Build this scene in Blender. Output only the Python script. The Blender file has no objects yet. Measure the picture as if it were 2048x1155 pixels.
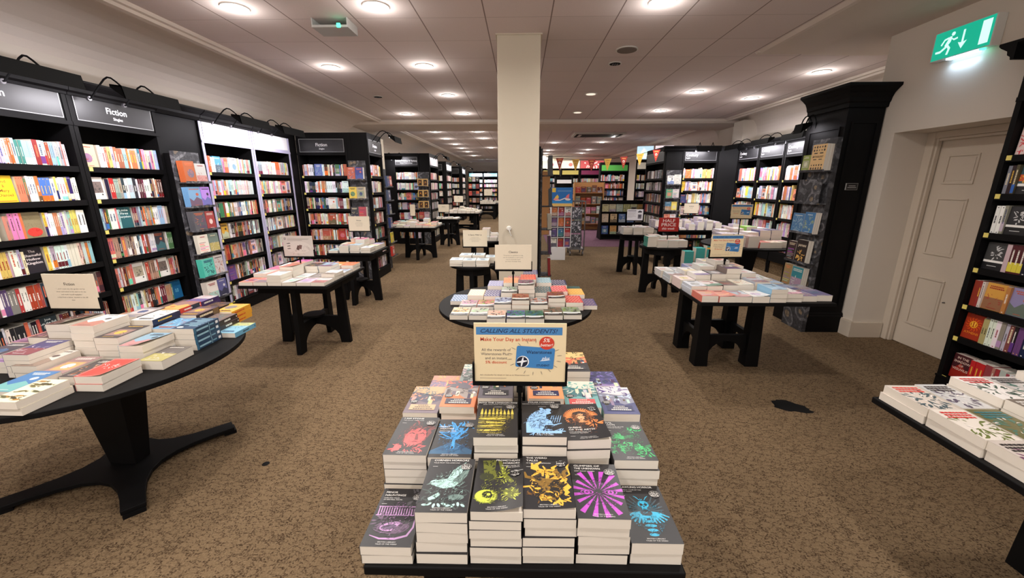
import bpy, math, random, re
from mathutils import Vector, Matrix
from mathutils.geometry import tessellate_polygon

# ------------------------------------------------------------------ camera, world, exposure
scn = bpy.context.scene
CAM = Vector((0.0, 0.0, 1.65))
PITCH = math.atan(207.5 / 798.0)
YAW = math.atan(19 * math.cos(PITCH) / 798.0)
cd = bpy.data.cameras.new('camera')
cd.sensor_width = 36.0
cd.lens = 798.0 / 2048 * 36
cd.clip_start = 0.05
cd.clip_end = 100
cam = bpy.data.objects.new('camera', cd)
cam.location = CAM
cam.rotation_euler = (math.pi / 2 - PITCH, 0, YAW)
scn.collection.objects.link(cam)
scn.camera = cam
wd = bpy.data.worlds.new('world')
scn.world = wd
wd.use_nodes = True
wd.node_tree.nodes['Background'].inputs[0].default_value = (1.0, 0.95, 0.9, 1)
wd.node_tree.nodes['Background'].inputs[1].default_value = 1.1
scn.view_settings.view_transform = 'Standard'
scn.view_settings.look = 'None'
scn.view_settings.gamma = 1
scn.view_settings.exposure = 0.07

COL = scn.collection
CEIL = 3.15
DOWN_W = 20.0        # downlight power
PIC_W = 7.5          # bookcase lamp power
_fw = Vector((-math.sin(YAW) * math.cos(PITCH), math.cos(YAW) * math.cos(PITCH), -math.sin(PITCH)))
_rt = Vector((math.cos(YAW), math.sin(YAW), 0))
_up = _rt.cross(_fw)


def proj(p):
    d = Vector(p) - CAM
    w = d.dot(_fw)
    if w < 0.05:
        return (-9999, -9999, w)
    return (1024 + 798 * d.dot(_rt) / w, 577.5 - 798 * d.dot(_up) / w, w)


def area_light(loc, sx, sy, watts, col, target=None, shape='RECTANGLE', spread=math.pi):
    l = bpy.data.lights.new('area_light', 'AREA')
    l.shape = shape
    l.size = sx
    if shape in ('RECTANGLE', 'ELLIPSE'):
        l.size_y = sy
    l.energy = watts
    l.color = col
    l.spread = spread
    o = bpy.data.objects.new('area_light', l)
    o.location = loc
    if target is not None:
        d = Vector(target) - Vector(loc)
        o.rotation_euler = d.to_track_quat('-Z', 'Y').to_euler()
    COL.objects.link(o)
    return o


LX = {-2.48: (1, 2, 3), -1.26: (1,), 1.17: (1,), 2.89: (1,), 4.09: (1,)}
DOWNLIGHTS = []
for x, ys in ((-2.51, (3.93, 5.74, 9.33, 12.3, 14.1, 15.9, 17.6, 19.4, 22.0)),
              (-1.27, (3.93, 5.71, 7.46, 9.3, 12.3, 14.0, 17.4)),
              (1.18, (3.9, 15.45, 18.7, 20.5, 22.3)),
              (2.89, (7.29, 9.04, 13.5, 15.3, 18.45, 20.4, 23.6)),
              (4.09, (6.12, 7.83))):
    for y in ys:
        DOWNLIGHTS.append((x, y, 1))
DOWNLIGHTS += [(-2.51, 2.1, 1), (-1.27, 2.1, 1), (1.18, 2.1, 1), (-2.51, .3, 1), (-1.27, .3, 1), (1.18, .3, 1), (-2.51, -1.5, 1), (-1.27, -1.5, 1), (1.18, -1.5, 1)]  # unseen rows without fittings, overhead and behind; the rearmost added as fill light
for x, y, on in DOWNLIGHTS:
    a = area_light((x, y, CEIL - 0.02), 0.15, 0.15, DOWN_W * (1.25 if y > 8 else 1.0), (1.0, 0.94, 0.88), shape='DISK', spread=math.radians(160))
    a.name = 'downlight_beam'
    pl = bpy.data.lights.new('downlight_glow', 'POINT')
    pl.energy = DOWN_W * 0.22
    pl.color = (1.0, 0.95, 0.9)
    pl.shadow_soft_size = 0.06
    po = bpy.data.objects.new('downlight_glow', pl)
    po.location = (x, y, CEIL - 0.11)
    COL.objects.link(po)

# ------------------------------------------------------------------ materials


def s2l(c):
    return tuple(((v / 255) / 12.92 if v / 255 <= 0.04045 else ((v / 255 + 0.055) / 1.055) ** 2.4) for v in c[:3])


def rgba(c):
    return (*s2l(c), 1)


M = {}


def newmat(name):
    m = bpy.data.materials.new(name)
    m.use_nodes = True
    M[name] = m
    nt = m.node_tree
    return m, nt, nt.nodes['Principled BSDF']


def plain(name, col, rough=0.5, metal=0.0, bump=0.0, bscale=60, var=0.0, coat=0.0):
    m, nt, b = newmat(name)
    b.inputs['Roughness'].default_value = rough
    b.inputs['Metallic'].default_value = metal
    b.inputs['Coat Weight'].default_value = coat
    tc = nt.nodes.new('ShaderNodeTexCoord')
    nz = nt.nodes.new('ShaderNodeTexNoise')
    nz.inputs['Scale'].default_value = bscale
    nz.inputs['Detail'].default_value = 4
    nt.links.new(tc.outputs['Object'], nz.inputs['Vector'])
    mx = nt.nodes.new('ShaderNodeMixRGB')
    c = s2l(col)
    mx.inputs[1].default_value = (*[v * (1 - var) for v in c], 1)
    mx.inputs[2].default_value = (*[min(1, v * (1 + var)) for v in c], 1)
    nt.links.new(nz.outputs['Fac'], mx.inputs[0])
    nt.links.new(mx.outputs[0], b.inputs['Base Color'])
    if bump:
        bp = nt.nodes.new('ShaderNodeBump')
        bp.inputs['Strength'].default_value = bump
        bp.inputs['Distance'].default_value = 0.002
        nt.links.new(nz.outputs['Fac'], bp.inputs['Height'])
        nt.links.new(bp.outputs[0], b.inputs['Normal'])
    return m


def emit(name, col, strength):
    m, nt, b = newmat(name)
    b.inputs['Base Color'].default_value = rgba(col)
    b.inputs['Emission Color'].default_value = rgba(col)
    b.inputs['Emission Strength'].default_value = strength
    return m


def attr(name, rough, coat=0.0, emis=0.0):
    m, nt, b = newmat(name)
    a = nt.nodes.new('ShaderNodeAttribute')
    a.attribute_name = 'Col'
    nt.links.new(a.outputs['Color'], b.inputs['Base Color'])
    b.inputs['Roughness'].default_value = rough
    b.inputs['Coat Weight'].default_value = coat
    b.inputs['Coat Roughness'].default_value = 0.25
    if emis:
        nt.links.new(a.outputs['Color'], b.inputs['Emission Color'])
        b.inputs['Emission Strength'].default_value = emis
    return m


attr('print', 0.42, 0.12)
attr('sign_glow', 0.4, 0, 0.9)
plain('black_wood', (10, 9, 10), 0.6, var=0.15, bscale=25)
plain('black_wood_matt', (9, 8, 9), 0.7, var=0.15, bscale=25)
for k_ in ('black_wood', 'black_wood_matt'):
    M[k_].node_tree.nodes['Principled BSDF'].inputs['Specular IOR Level'].default_value = 0.14
plain('black_metal', (7, 7, 8), 0.75)
M['black_metal'].node_tree.nodes['Principled BSDF'].inputs['Specular IOR Level'].default_value = 0.12
plain('grey_metal', (120, 118, 122), 0.35, metal=0.8)
plain('lavender_paint', (176, 172, 200), 0.4, var=0.03)
plain('white_laminate', (225, 224, 226), 0.35, var=0.02)
plain('wall_paint', (214, 204, 192), 0.75, bump=0.15, bscale=180, var=0.03)
plain('cove_paint', (216, 204, 194), 0.75, bump=0.1, bscale=120, var=0.03)
plain('door_paint', (205, 192, 176), 0.5, var=0.02)
plain('column_paint', (205, 195, 176), 0.6, bump=0.1, bscale=150, var=0.03)
plain('card_stock', (226, 214, 192), 0.6, var=0.02)
plain('cream_card', (232, 212, 172), 0.55, var=0.02)
plain('white_plastic', (222, 220, 215), 0.4)
plain('light_wood', (176, 128, 78), 0.5, var=0.2, bscale=30)
plain('speaker_cloth', (118, 106, 98), 0.8, var=0.1, bscale=300)
plain('clear_plastic', (190, 190, 188), 0.15)
emit('lamp_disc', (255, 250, 244), 14)
emit('lamp_dim', (255, 240, 220), 0.9)
emit('tube_glow', (255, 248, 255), 25)
emit('green_led', (60, 255, 190), 5)
emit('sign_tube', (180, 225, 255), 7)

# page block: cream paper with the fine lines of its leaves
m, nt, b = newmat('page')
tc = nt.nodes.new('ShaderNodeTexCoord')
wv = nt.nodes.new('ShaderNodeTexWave')
wv.wave_type = 'BANDS'
wv.bands_direction = 'Z'
wv.inputs['Scale'].default_value = 350
wv.inputs['Distortion'].default_value = 3
wv.inputs['Detail'].default_value = 2
nt.links.new(tc.outputs['Object'], wv.inputs['Vector'])
mx = nt.nodes.new('ShaderNodeMixRGB')
mx.inputs[1].default_value = rgba((216, 207, 194))
mx.inputs[2].default_value = rgba((230, 222, 210))
nt.links.new(wv.outputs['Fac'], mx.inputs[0])
nt.links.new(mx.outputs[0], b.inputs['Base Color'])
b.inputs['Roughness'].default_value = 0.85

# carpet
def carpet(name, base, dark, light):
    m, nt, b = newmat(name)
    tc = nt.nodes.new('ShaderNodeTexCoord')
    mp = nt.nodes.new('ShaderNodeMapping')
    mp.inputs['Scale'].default_value = (1.0, 1.7, 1)
    nt.links.new(tc.outputs['Object'], mp.inputs['Vector'])
    n0 = nt.nodes.new('ShaderNodeTexNoise')
    n0.inputs['Scale'].default_value = 34
    n0.inputs['Detail'].default_value = 2
    n0.inputs['Distortion'].default_value = 1.2
    nt.links.new(mp.outputs[0], n0.inputs['Vector'])
    ad = nt.nodes.new('ShaderNodeVectorMath')
    ad.operation = 'MULTIPLY_ADD'
    ad.inputs[1].default_value = (0.07, 0.07, 0)
    nt.links.new(n0.outputs['Color'], ad.inputs[0])
    nt.links.new(mp.outputs[0], ad.inputs[2])
    v = nt.nodes.new('ShaderNodeTexVoronoi')
    v.feature = 'DISTANCE_TO_EDGE'
    v.inputs['Scale'].default_value = 20
    nt.links.new(ad.outputs[0], v.inputs['Vector'])
    r = nt.nodes.new('ShaderNodeValToRGB')
    r.color_ramp.elements[0].position = 0.03
    r.color_ramp.elements[0].color = rgba(dark)
    r.color_ramp.elements[1].position = 0.12
    r.color_ramp.elements[1].color = rgba(base)
    nt.links.new(v.outputs['Distance'], r.inputs[0])
    n1 = nt.nodes.new('ShaderNodeTexNoise')
    n1.inputs['Scale'].default_value = 120
    n1.inputs['Detail'].default_value = 5
    nt.links.new(tc.outputs['Object'], n1.inputs['Vector'])
    r2 = nt.nodes.new('ShaderNodeValToRGB')
    r2.color_ramp.elements[0].position = 0.42
    r2.color_ramp.elements[0].color = (0, 0, 0, 1)
    r2.color_ramp.elements[1].position = 0.66
    r2.color_ramp.elements[1].color = (1, 1, 1, 1)
    nt.links.new(n1.outputs['Fac'], r2.inputs[0])
    mx = nt.nodes.new('ShaderNodeMixRGB')
    mx.inputs[2].default_value = rgba(light)
    nt.links.new(r2.outputs[0], mx.inputs[0])
    nt.links.new(r.outputs[0], mx.inputs[1])
    # broad wear
    n2 = nt.nodes.new('ShaderNodeTexNoise')
    n2.inputs['Scale'].default_value = 0.9
    n2.inputs['Detail'].default_value = 3
    nt.links.new(tc.outputs['Object'], n2.inputs['Vector'])
    r3 = nt.nodes.new('ShaderNodeValToRGB')
    r3.color_ramp.elements[0].position = 0.35
    r3.color_ramp.elements[0].color = (0.82, 0.82, 0.82, 1)
    r3.color_ramp.elements[1].position = 0.65
    r3.color_ramp.elements[1].color = (1, 1, 1, 1)
    nt.links.new(n2.outputs['Fac'], r3.inputs[0])
    ml = nt.nodes.new('ShaderNodeMixRGB')
    ml.blend_type = 'MULTIPLY'
    ml.inputs[0].default_value = 1
    nt.links.new(mx.outputs[0], ml.inputs[1])
    nt.links.new(r3.outputs[0], ml.inputs[2])
    nt.links.new(ml.outputs[0], b.inputs['Base Color'])
    b.inputs['Roughness'].default_value = 0.95
    b.inputs['Specular IOR Level'].default_value = 0.1
    bp = nt.nodes.new('ShaderNodeBump')
    bp.inputs['Strength'].default_value = 0.5
    bp.inputs['Distance'].default_value = 0.004
    nt.links.new(v.outputs['Distance'], bp.inputs['Height'])
    nt.links.new(bp.outputs[0], b.inputs['Normal'])


carpet('carpet', (111, 92, 69), (60, 45, 31), (127, 107, 83))
carpet('carpet_purple', (112, 80, 98), (84, 58, 74), (130, 98, 114))

# ceiling tiles: 0.6 m grid, dark joints, slightly different tiles
m, nt, b = newmat('ceiling_tile')
tc = nt.nodes.new('ShaderNodeTexCoord')
sep = nt.nodes.new('ShaderNodeSeparateXYZ')
nt.links.new(tc.outputs['Object'], sep.inputs[0])


def mth(nt, op, a, bb=None):
    n = nt.nodes.new('ShaderNodeMath')
    n.operation = op
    for i, q in enumerate((a, bb)):
        if q is None:
            continue
        if isinstance(q, (int, float)):
            n.inputs[i].default_value = q
        else:
            nt.links.new(q, n.inputs[i])
    return n.outputs[0]


def joint(axis, off, width):
    f = mth(nt, 'FRACT', mth(nt, 'MULTIPLY', mth(nt, 'ADD', sep.outputs[axis], off), 1 / 0.608))
    return mth(nt, 'LESS_THAN', f, width / 0.608)


jx = joint(0, 6.08 + 0.349, 0.011)
jy = joint(1, 6.08 - 4.19, 0.007)
nz = nt.nodes.new('ShaderNodeTexNoise')
nz.inputs['Scale'].default_value = 140
nz.inputs['Detail'].default_value = 3
nt.links.new(tc.outputs['Object'], nz.inputs['Vector'])
wn = nt.nodes.new('ShaderNodeTexWhiteNoise')
fl = nt.nodes.new('ShaderNodeCombineXYZ')
nt.links.new(mth(nt, 'FLOOR', mth(nt, 'MULTIPLY', mth(nt, 'ADD', sep.outputs[0], 6.429), 1 / 0.608)), fl.inputs[0])
nt.links.new(mth(nt, 'FLOOR', mth(nt, 'MULTIPLY', mth(nt, 'ADD', sep.outputs[1], 1.89), 1 / 0.608)), fl.inputs[1])
nt.links.new(fl.outputs[0], wn.inputs['Vector'])
base = nt.nodes.new('ShaderNodeMixRGB')
base.inputs[1].default_value = rgba((224, 210, 207))
base.inputs[2].default_value = rgba((230, 216, 213))
nt.links.new(wn.outputs['Value'], base.inputs[0])
sp = nt.nodes.new('ShaderNodeMixRGB')
sp.blend_type = 'MULTIPLY'
sp.inputs[0].default_value = 0.2
nt.links.new(base.outputs[0], sp.inputs[1])
nt.links.new(nz.outputs['Fac'], sp.inputs[2])
mj = nt.nodes.new('ShaderNodeMixRGB')
mj.inputs[2].default_value = rgba((120, 102, 96))
nt.links.new(sp.outputs[0], mj.inputs[1])
nt.links.new(mth(nt, 'MAXIMUM', mth(nt, 'MULTIPLY', jx, 0.9), mth(nt, 'MULTIPLY', jy, 0.45)), mj.inputs[0])
nt.links.new(mj.outputs[0], b.inputs['Base Color'])
b.inputs['Roughness'].default_value = 0.9

# damask covering of the display strips
m, nt, b = newmat('damask')
tc = nt.nodes.new('ShaderNodeTexCoord')
mg = nt.nodes.new('ShaderNodeTexVoronoi')
mg.feature = 'SMOOTH_F1'
mg.inputs['Scale'].default_value = 7
nt.links.new(tc.outputs['Object'], mg.inputs['Vector'])
r = nt.nodes.new('ShaderNodeValToRGB')
r.color_ramp.interpolation = 'CONSTANT'
for i, (p, c) in enumerate(((0, (128, 112, 92)), (0.18, (70, 70, 74)), (0.32, (110, 110, 114)), (0.42, (58, 58, 62)), (0.6, (92, 92, 96)))):
    e = r.color_ramp.elements[i] if i < 2 else r.color_ramp.elements.new(p)
    e.position = p
    e.color = rgba(c)
nt.links.new(mg.outputs['Distance'], r.inputs[0])
n2 = nt.nodes.new('ShaderNodeTexNoise')
n2.inputs['Scale'].default_value = 26
n2.inputs['Detail'].default_value = 2
nt.links.new(tc.outputs['Object'], n2.inputs['Vector'])
r2 = nt.nodes.new('ShaderNodeValToRGB')
r2.color_ramp.interpolation = 'CONSTANT'
r2.color_ramp.elements[0].color = (0.55, 0.55, 0.58, 1)
r2.color_ramp.elements[1].position = 0.5
r2.color_ramp.elements[1].color = (1.0, 1.0, 1.0, 1)
nt.links.new(n2.outputs['Fac'], r2.inputs[0])
ml = nt.nodes.new('ShaderNodeMixRGB')
ml.blend_type = 'MULTIPLY'
ml.inputs[0].default_value = 1
nt.links.new(r.outputs[0], ml.inputs[1])
nt.links.new(r2.outputs[0], ml.inputs[2])
nt.links.new(ml.outputs[0], b.inputs['Base Color'])
b.inputs['Roughness'].default_value = 0.6

# ------------------------------------------------------------------ mesh helpers
I4 = Matrix.Identity(4)


class MB:
    def __init__(s, T=None):
        s.v, s.f, s.mi, s.c, s.mats = [], [], [], [], []
        s.T = T or I4

    def _m(s, mat):
        if mat not in s.mats:
            s.mats.append(mat)
        return s.mats.index(mat)

    def faces(s, vs, fs, mat, col=(200, 200, 200), T=None):
        T = T if T is not None else s.T
        n = len(s.v)
        s.v += [tuple(T @ Vector(p)) for p in vs]
        k = s._m(mat)
        for f in fs:
            s.f.append([n + i for i in f])
            s.mi.append(k)
            s.c.append(col)

    def box(s, x0, y0, z0, x1, y1, z1, mat, col=(200, 200, 200), T=None):
        vs = [(x0, y0, z0), (x1, y0, z0), (x1, y1, z0), (x0, y1, z0), (x0, y0, z1), (x1, y0, z1), (x1, y1, z1), (x0, y1, z1)]
        s.faces(vs, [(0, 3, 2, 1), (4, 5, 6, 7), (0, 1, 5, 4), (1, 2, 6, 5), (2, 3, 7, 6), (3, 0, 4, 7)], mat, col, T)

    def prism(s, poly, a, b_, mat, col=(200, 200, 200), T=None, plane='xz'):
        """2-D outline poly extruded from a to b_ along the third axis."""
        def P(p, q):
            return {'xz': (p[0], q, p[1]), 'yz': (q, p[0], p[1]), 'xy': (p[0], p[1], q)}[plane]
        n = len(poly)
        vs = [P(p, a) for p in poly] + [P(p, b_) for p in poly]
        fs = [tuple(range(n)), tuple(range(2 * n - 1, n - 1, -1))]
        fs += [(i, i + n, (i + 1) % n + n, (i + 1) % n) for i in range(n)]
        s.faces(vs, fs, mat, col, T)

    def frame(s, a0, z0, a1, z1, w, d0, d1, mat, plane='xz', T=None):
        """four battens round a rectangle, butted so that no two overlap"""
        for q in ((a0, z0, a1, z0 + w), (a0, z1 - w, a1, z1), (a0, z0 + w, a0 + w, z1 - w), (a1 - w, z0 + w, a1, z1 - w)):
            if plane == 'xz':
                s.box(q[0], d0, q[1], q[2], d1, q[3], mat, T=T)
            else:
                s.box(d0, q[0], q[1], d1, q[2], q[3], mat, T=T)

    def cyl(s, c, r0, r1, z0, z1, mat, n=24, col=(200, 200, 200), T=None, ell=1.0):
        vs = [(c[0] + r0 * math.cos(t), c[1] + ell * r0 * math.sin(t), z0) for t in [2 * math.pi * i / n for i in range(n)]]
        vs += [(c[0] + r1 * math.cos(t), c[1] + ell * r1 * math.sin(t), z1) for t in [2 * math.pi * i / n for i in range(n)]]
        fs = [tuple(range(n - 1, -1, -1)), tuple(range(n, 2 * n))] + [(i, (i + 1) % n, (i + 1) % n + n, i + n) for i in range(n)]
        s.faces(vs, fs, mat, col, T)

    def tube(s, pts, r, mat, n=8, T=None, col=(200, 200, 200)):
        pts = [Vector(p) for p in pts]
        vs, fs = [], []
        for i, p in enumerate(pts):
            d = (pts[min(i + 1, len(pts) - 1)] - pts[max(i - 1, 0)]).normalized()
            u = d.orthogonal().normalized() if i == 0 else (u - d * u.dot(d)).normalized()
            w = d.cross(u)
            vs += [tuple(p + r * (math.cos(2 * math.pi * k / n) * u + math.sin(2 * math.pi * k / n) * w)) for k in range(n)]
        for i in range(len(pts) - 1):
            fs += [(i * n + k, i * n + (k + 1) % n, (i + 1) * n + (k + 1) % n, (i + 1) * n + k) for k in range(n)]
        fs += [tuple(range(n - 1, -1, -1)), tuple((len(pts) - 1) * n + k for k in range(n))]
        s.faces(vs, fs, mat, col, T)

    def build(s, name, parent=None, bevel=0, smooth=False):
        me = bpy.data.meshes.new(name)
        me.from_pydata(s.v, [], s.f)
        for k in s.mats:
            me.materials.append(M[k])
        me.polygons.foreach_set('material_index', s.mi)
        if 'print' in s.mats or 'sign_glow' in s.mats:
            at = me.color_attributes.new('Col', 'FLOAT_COLOR', 'CORNER')
            buf = []
            cache = {}
            for f, c in zip(s.f, s.c):
                l = cache.get(c)
                if l is None:
                    l = cache[c] = (*s2l(c), 1.0)
                buf += l * len(f)
            at.data.foreach_set('color', buf)
        if smooth:
            me.polygons.foreach_set('use_smooth', [True] * len(me.polygons))
        me.update()
        o = bpy.data.objects.new(name, me)
        COL.objects.link(o)
        if parent is not None:
            o.parent = parent
        if bevel:
            md = o.modifiers.new('edge', 'BEVEL')
            md.width = bevel
            md.segments = 2
            md.limit_method = 'ANGLE'
        return o


def tag(o, label, cat, group=None):
    o['label'] = label
    o['category'] = cat
    if group:
        o['group'] = group
    return o


def thing(name, label, cat, T=None, group=None):
    o = bpy.data.objects.new(name, None)
    COL.objects.link(o)
    o.empty_display_size = 0.05
    if T is not None:
        o.matrix_world = T
    return tag(o, label, cat, group)


def struct(o):
    o['kind'] = 'structure'
    return o


def TR(x=0, y=0, z=0, rz=0, rx=0, ry=0):
    return Matrix.Translation((x, y, z)) @ Matrix.Rotation(math.radians(rz), 4, 'Z') @ Matrix.Rotation(math.radians(rx), 4, 'X') @ Matrix.Rotation(math.radians(ry), 4, 'Y')


_tx = {}


def text_geo(s, bold=0.0, italic=0.0):
    k = (s, bold, italic)
    if k not in _tx:
        cu = bpy.data.curves.new('t', 'FONT')
        cu.body = s
        cu.size = 1.0
        cu.resolution_u = 2
        cu.offset = bold
        cu.shear = italic
        ob = bpy.data.objects.new('t', cu)
        me = bpy.data.meshes.new_from_object(ob)
        vs = [(v.co.x, v.co.y) for v in me.vertices]
        fs = [tuple(p.vertices) for p in me.polygons]
        bpy.data.objects.remove(ob)
        bpy.data.curves.remove(cu)
        bpy.data.meshes.remove(me)
        x0 = min([v[0] for v in vs] or [0])
        x1 = max([v[0] for v in vs] or [0])
        _tx[k] = ([(x - x0, y) for x, y in vs], fs, x1 - x0)
    return _tx[k]


class Art:
    """Flat printed shapes in millimetres, each on its own hair-thin layer."""

    def __init__(s):
        s.items = []          # (verts2d, faces, col)

    def poly(s, pts, col):
        s.items.append((list(pts), [tuple(range(len(pts)))], col))

    def rect(s, x0, y0, x1, y1, col):
        s.poly([(x0, y0), (x1, y0), (x1, y1), (x0, y1)], col)

    def ell(s, cx, cy, rx, ry, col, n=20, rot=0.0):
        c, q = math.cos(rot), math.sin(rot)
        s.poly([(cx + rx * math.cos(t) * c - ry * math.sin(t) * q, cy + rx * math.cos(t) * q + ry * math.sin(t) * c)
                for t in [2 * math.pi * i / n for i in range(n)]], col)

    def stroke(s, pts, w, col):
        """tapered brush stroke through pts"""
        n = len(pts)
        L, R = [], []
        for i, p in enumerate(pts):
            a, b = pts[max(i - 1, 0)], pts[min(i + 1, n - 1)]
            dx, dy = b[0] - a[0], b[1] - a[1]
            d = math.hypot(dx, dy) or 1
            k = w * (0.12 + math.sin(math.pi * (i + 0.3) / (n - 0.4))) / 2
            L.append((p[0] - dy / d * k, p[1] + dx / d * k))
            R.append((p[0] + dy / d * k, p[1] - dx / d * k))
        vs = L + R
        s.items.append((vs, [(i, i + 1, n + i + 1, n + i) for i in range(n - 1)], col))

    def text(s, t, x, y, size, col, align='L', bold=0.0, italic=0.0, width=None, flip=False):
        vs, fs, w = text_geo(t, min(bold, .012), italic)
        if not fs:
            return
        kx = ky = size
        if width:
            kx = min(size * 1.5, width / w)
            if kx < size * 0.6:
                ky = size * 0.9
        W = w * kx
        x0 = x - (W / 2 if align == 'C' else W if align == 'R' else 0)
        s.items.append(([(x0 + a * kx, y + b * ky) for a, b in vs], fs, col))

    def scribble(s, rng, cx, cy, rx, ry, n, col, lmin=8, lmax=22, w=2.2, ang=None, curve=0.7):
        for _ in range(n):
            t = rng.random() * 2 * math.pi
            q = math.sqrt(rng.random())
            x, y = cx + rx * q * math.cos(t), cy + ry * q * math.sin(t)
            a = (ang if ang is not None else t) + rng.uniform(-0.5, 0.5)
            L = rng.uniform(lmin, lmax)
            k = rng.uniform(-curve, curve)
            pts = []
            for i in range(4):
                pts.append((x, y))
                x += math.cos(a) * L / 3
                y += math.sin(a) * L / 3
                a += k
            s.stroke(pts, w * rng.uniform(0.6, 1.4), col)

    def clip_ok(s, W, H, keep=1.5):
        out = []
        for vs, fs, c in s.items:
            vs = [(min(max(x, keep), W - keep), min(max(y, keep), H - keep)) for x, y in vs]
            out.append((vs, fs, c))
        s.items = out
        return s

    def fine(s, step=13.0):
        """cut every shape into small triangles so that it can follow a bent cover"""
        for vs, fs, c in s.items:
            tris = []
            for f in fs:
                P = [Vector((vs[i][0], vs[i][1], 0)) for i in f]
                for t in tessellate_polygon([P]):
                    tris.append([(P[i].x, P[i].y) for i in t])
            out = []
            while tris:
                t = tris.pop()
                e = [math.dist(t[i], t[(i + 1) % 3]) for i in range(3)]
                k = e.index(max(e))
                if e[k] <= step:
                    out.append(t)
                    continue
                a, b, c_ = t[k], t[(k + 1) % 3], t[(k + 2) % 3]
                m_ = ((a[0] + b[0]) / 2, (a[1] + b[1]) / 2)
                tris += [[a, m_, c_], [m_, b, c_]]
            vv = [p for t in out for p in t]
            yield vv, [(3 * i, 3 * i + 1, 3 * i + 2) for i in range(len(out))], c

    def put(s, mb, F, mat='print', z0=0.0003, dz=0.00006, bent=False):
        """F maps (x mm, y mm, height m) to a point"""
        z = z0
        dz = min(dz, .0016 / max(1, len(s.items)) * (dz / .00006))
        for vs, fs, c in (s.fine() if bent else s.items):
            mb.faces([F(x, y, z) for x, y in vs], fs, mat, c, I4)
            z += dz


def card_F(T, x0, y0):
    """mapping for a card whose picture plane is local x-z, seen from -y"""
    return lambda x, y, h: tuple(T @ Vector((x0 + x / 1000, -h, y0 + y / 1000)))

# ------------------------------------------------------------------ the room
def slab(name, x0, y0, z0, x1, y1, z1, mat, parent=None):
    mb = MB()
    mb.box(x0, y0, z0, x1, y1, z1, mat)
    return struct(mb.build(name, parent))


slab('floor', -4.6, -2.6, -0.1, 7.2, 28.4, 0.0, 'carpet')
slab('floor_children_area', 0.75, 11.05, 0.0, 5.1, 20.0, 0.004, 'carpet_purple')
mb = MB()
mb.box(-3.33, -2.5, CEIL, 2.72, 5.28, CEIL + .1, 'ceiling_tile')
mb.box(-3.33, 5.28, CEIL, 4.72, 10.1, CEIL + .1, 'ceiling_tile')
mb.box(-3.33, 11.45, CEIL, 4.72, 28.2, CEIL + .1, 'ceiling_tile')
struct(mb.build('ceiling'))
# unseen, assumed front wall behind the camera: sill, posts, openings added for fill light
mb = MB()
mb.box(-4.4, -2.6, 0, 4.2, -2.5, .35, 'wall_paint')
mb.box(-4.4, -2.6, 2.95, 4.2, -2.5, 3.25, 'wall_paint')
for px_ in (-4.4, -2.2, -.1, 2.0, 4.05):
    mb.box(px_, -2.6, .35, px_ + .15, -2.5, 2.95, 'wall_paint')
struct(mb.build('wall_front'))
slab('wall_far', -4.4, 28.2, 0, 7.0, 28.3, 3.25, 'wall_paint')
slab('wall_left', -4.4, -2.5, 0, -4.2, 28.2, 3.25, 'wall_paint')


def cove(name, prof, y0, y1, flipx=None):
    mb = MB()
    mb.prism(prof, y0, y1, 'cove_paint', plane='xz')
    return struct(mb.build(name))


def cove_prof(xe, xw, s):
    """tile edge xe at ceiling height, wall xw: stepped moulding, then a hollow curve down to the wall"""
    p = [(xe, 3.25), (xe, 3.15), (xe - s * .01, 3.12), (xe - s * .04, 3.115), (xe - s * .05, 3.09), (xe - s * .10, 3.085), (xe - s * .12, 3.10), (xe - s * .14, 3.125), (xe - s * .2, 3.13)]
    a, b_ = xe - s * .2, xw
    for i in range(1, 9):
        t = i / 8
        p.append((a + (b_ - a) * math.sin(t * math.pi / 2), 3.13 - (0.36 * (1 - math.cos(t * math.pi / 2)))))
    p.append((xw, 3.25))
    return p


cove('trim_1', cove_prof(-3.33, -4.2, 1), -2.5, 10.1)
cove('trim_2', cove_prof(-3.33, -4.2, 1), 11.45, 28.2)
cove('trim_3', cove_prof(4.72, 5.25, -1), 5.28, 10.1)
cove('trim_4', cove_prof(4.72, 5.25, -1), 11.45, 28.2)
# dropped band across the room
mb = MB()
mb.prism([(10.1, 3.25), (10.1, 3.12), (10.06, 3.12), (10.06, 3.09), (10.12, 3.05), (11.4, 3.05), (11.45, 3.12), (11.45, 3.25)], -4.2, 5.25, 'cove_paint', plane='yz')
struct(mb.build('trim_5'))
# lowered plaster border above the door wall
mb = MB()
mb.prism([(2.72, 3.25), (2.72, 3.15), (2.76, 3.125), (2.80, 3.12), (2.83, 3.135), (2.95, 3.13), (3.3, 3.10), (3.7, 3.09), (4.3, 3.09), (4.3, 3.25)], -2.5, 5.2, 'cove_paint', plane='xz')
mb.prism([(5.2, 3.25), (5.2, 3.13), (5.24, 3.12), (5.28, 3.15), (5.28, 3.25)], 2.72, 5.25, 'cove_paint', plane='yz')
struct(mb.build('trim_6'))
# door wall with its deep opening
mb = MB()
mb.box(3.7, 4.31, 0, 4.25, 4.59, 3.12, 'wall_paint')
mb.box(3.7, -2.5, 0, 4.25, 3.25, 3.12, 'wall_paint')
mb.box(3.7, 3.25, 2.15, 4.25, 4.31, 3.12, 'wall_paint')
struct(mb.build('wall_right'))
slab('wall_right_far', 5.25, 4.4, 0, 5.4, 28.2, 3.25, 'wall_paint')
slab('wall_return', 4.25, 4.41, 0, 5.4, 4.59, 3.12, 'wall_paint')
slab('wall_pier', 4.93, 9.62, 0, 5.25, 10.05, 3.05, 'wall_paint')
# skirting
mb = MB()
mb.box(3.675, 4.31, 0, 3.7, 4.56, .17, 'door_paint')
mb.box(3.675, 4.285, 0, 4.02, 4.31, .17, 'door_paint')
mb.box(3.68, 4.29, .17, 3.7, 4.56, .185, 'door_paint')
struct(mb.build('baseboard_right'))

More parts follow.
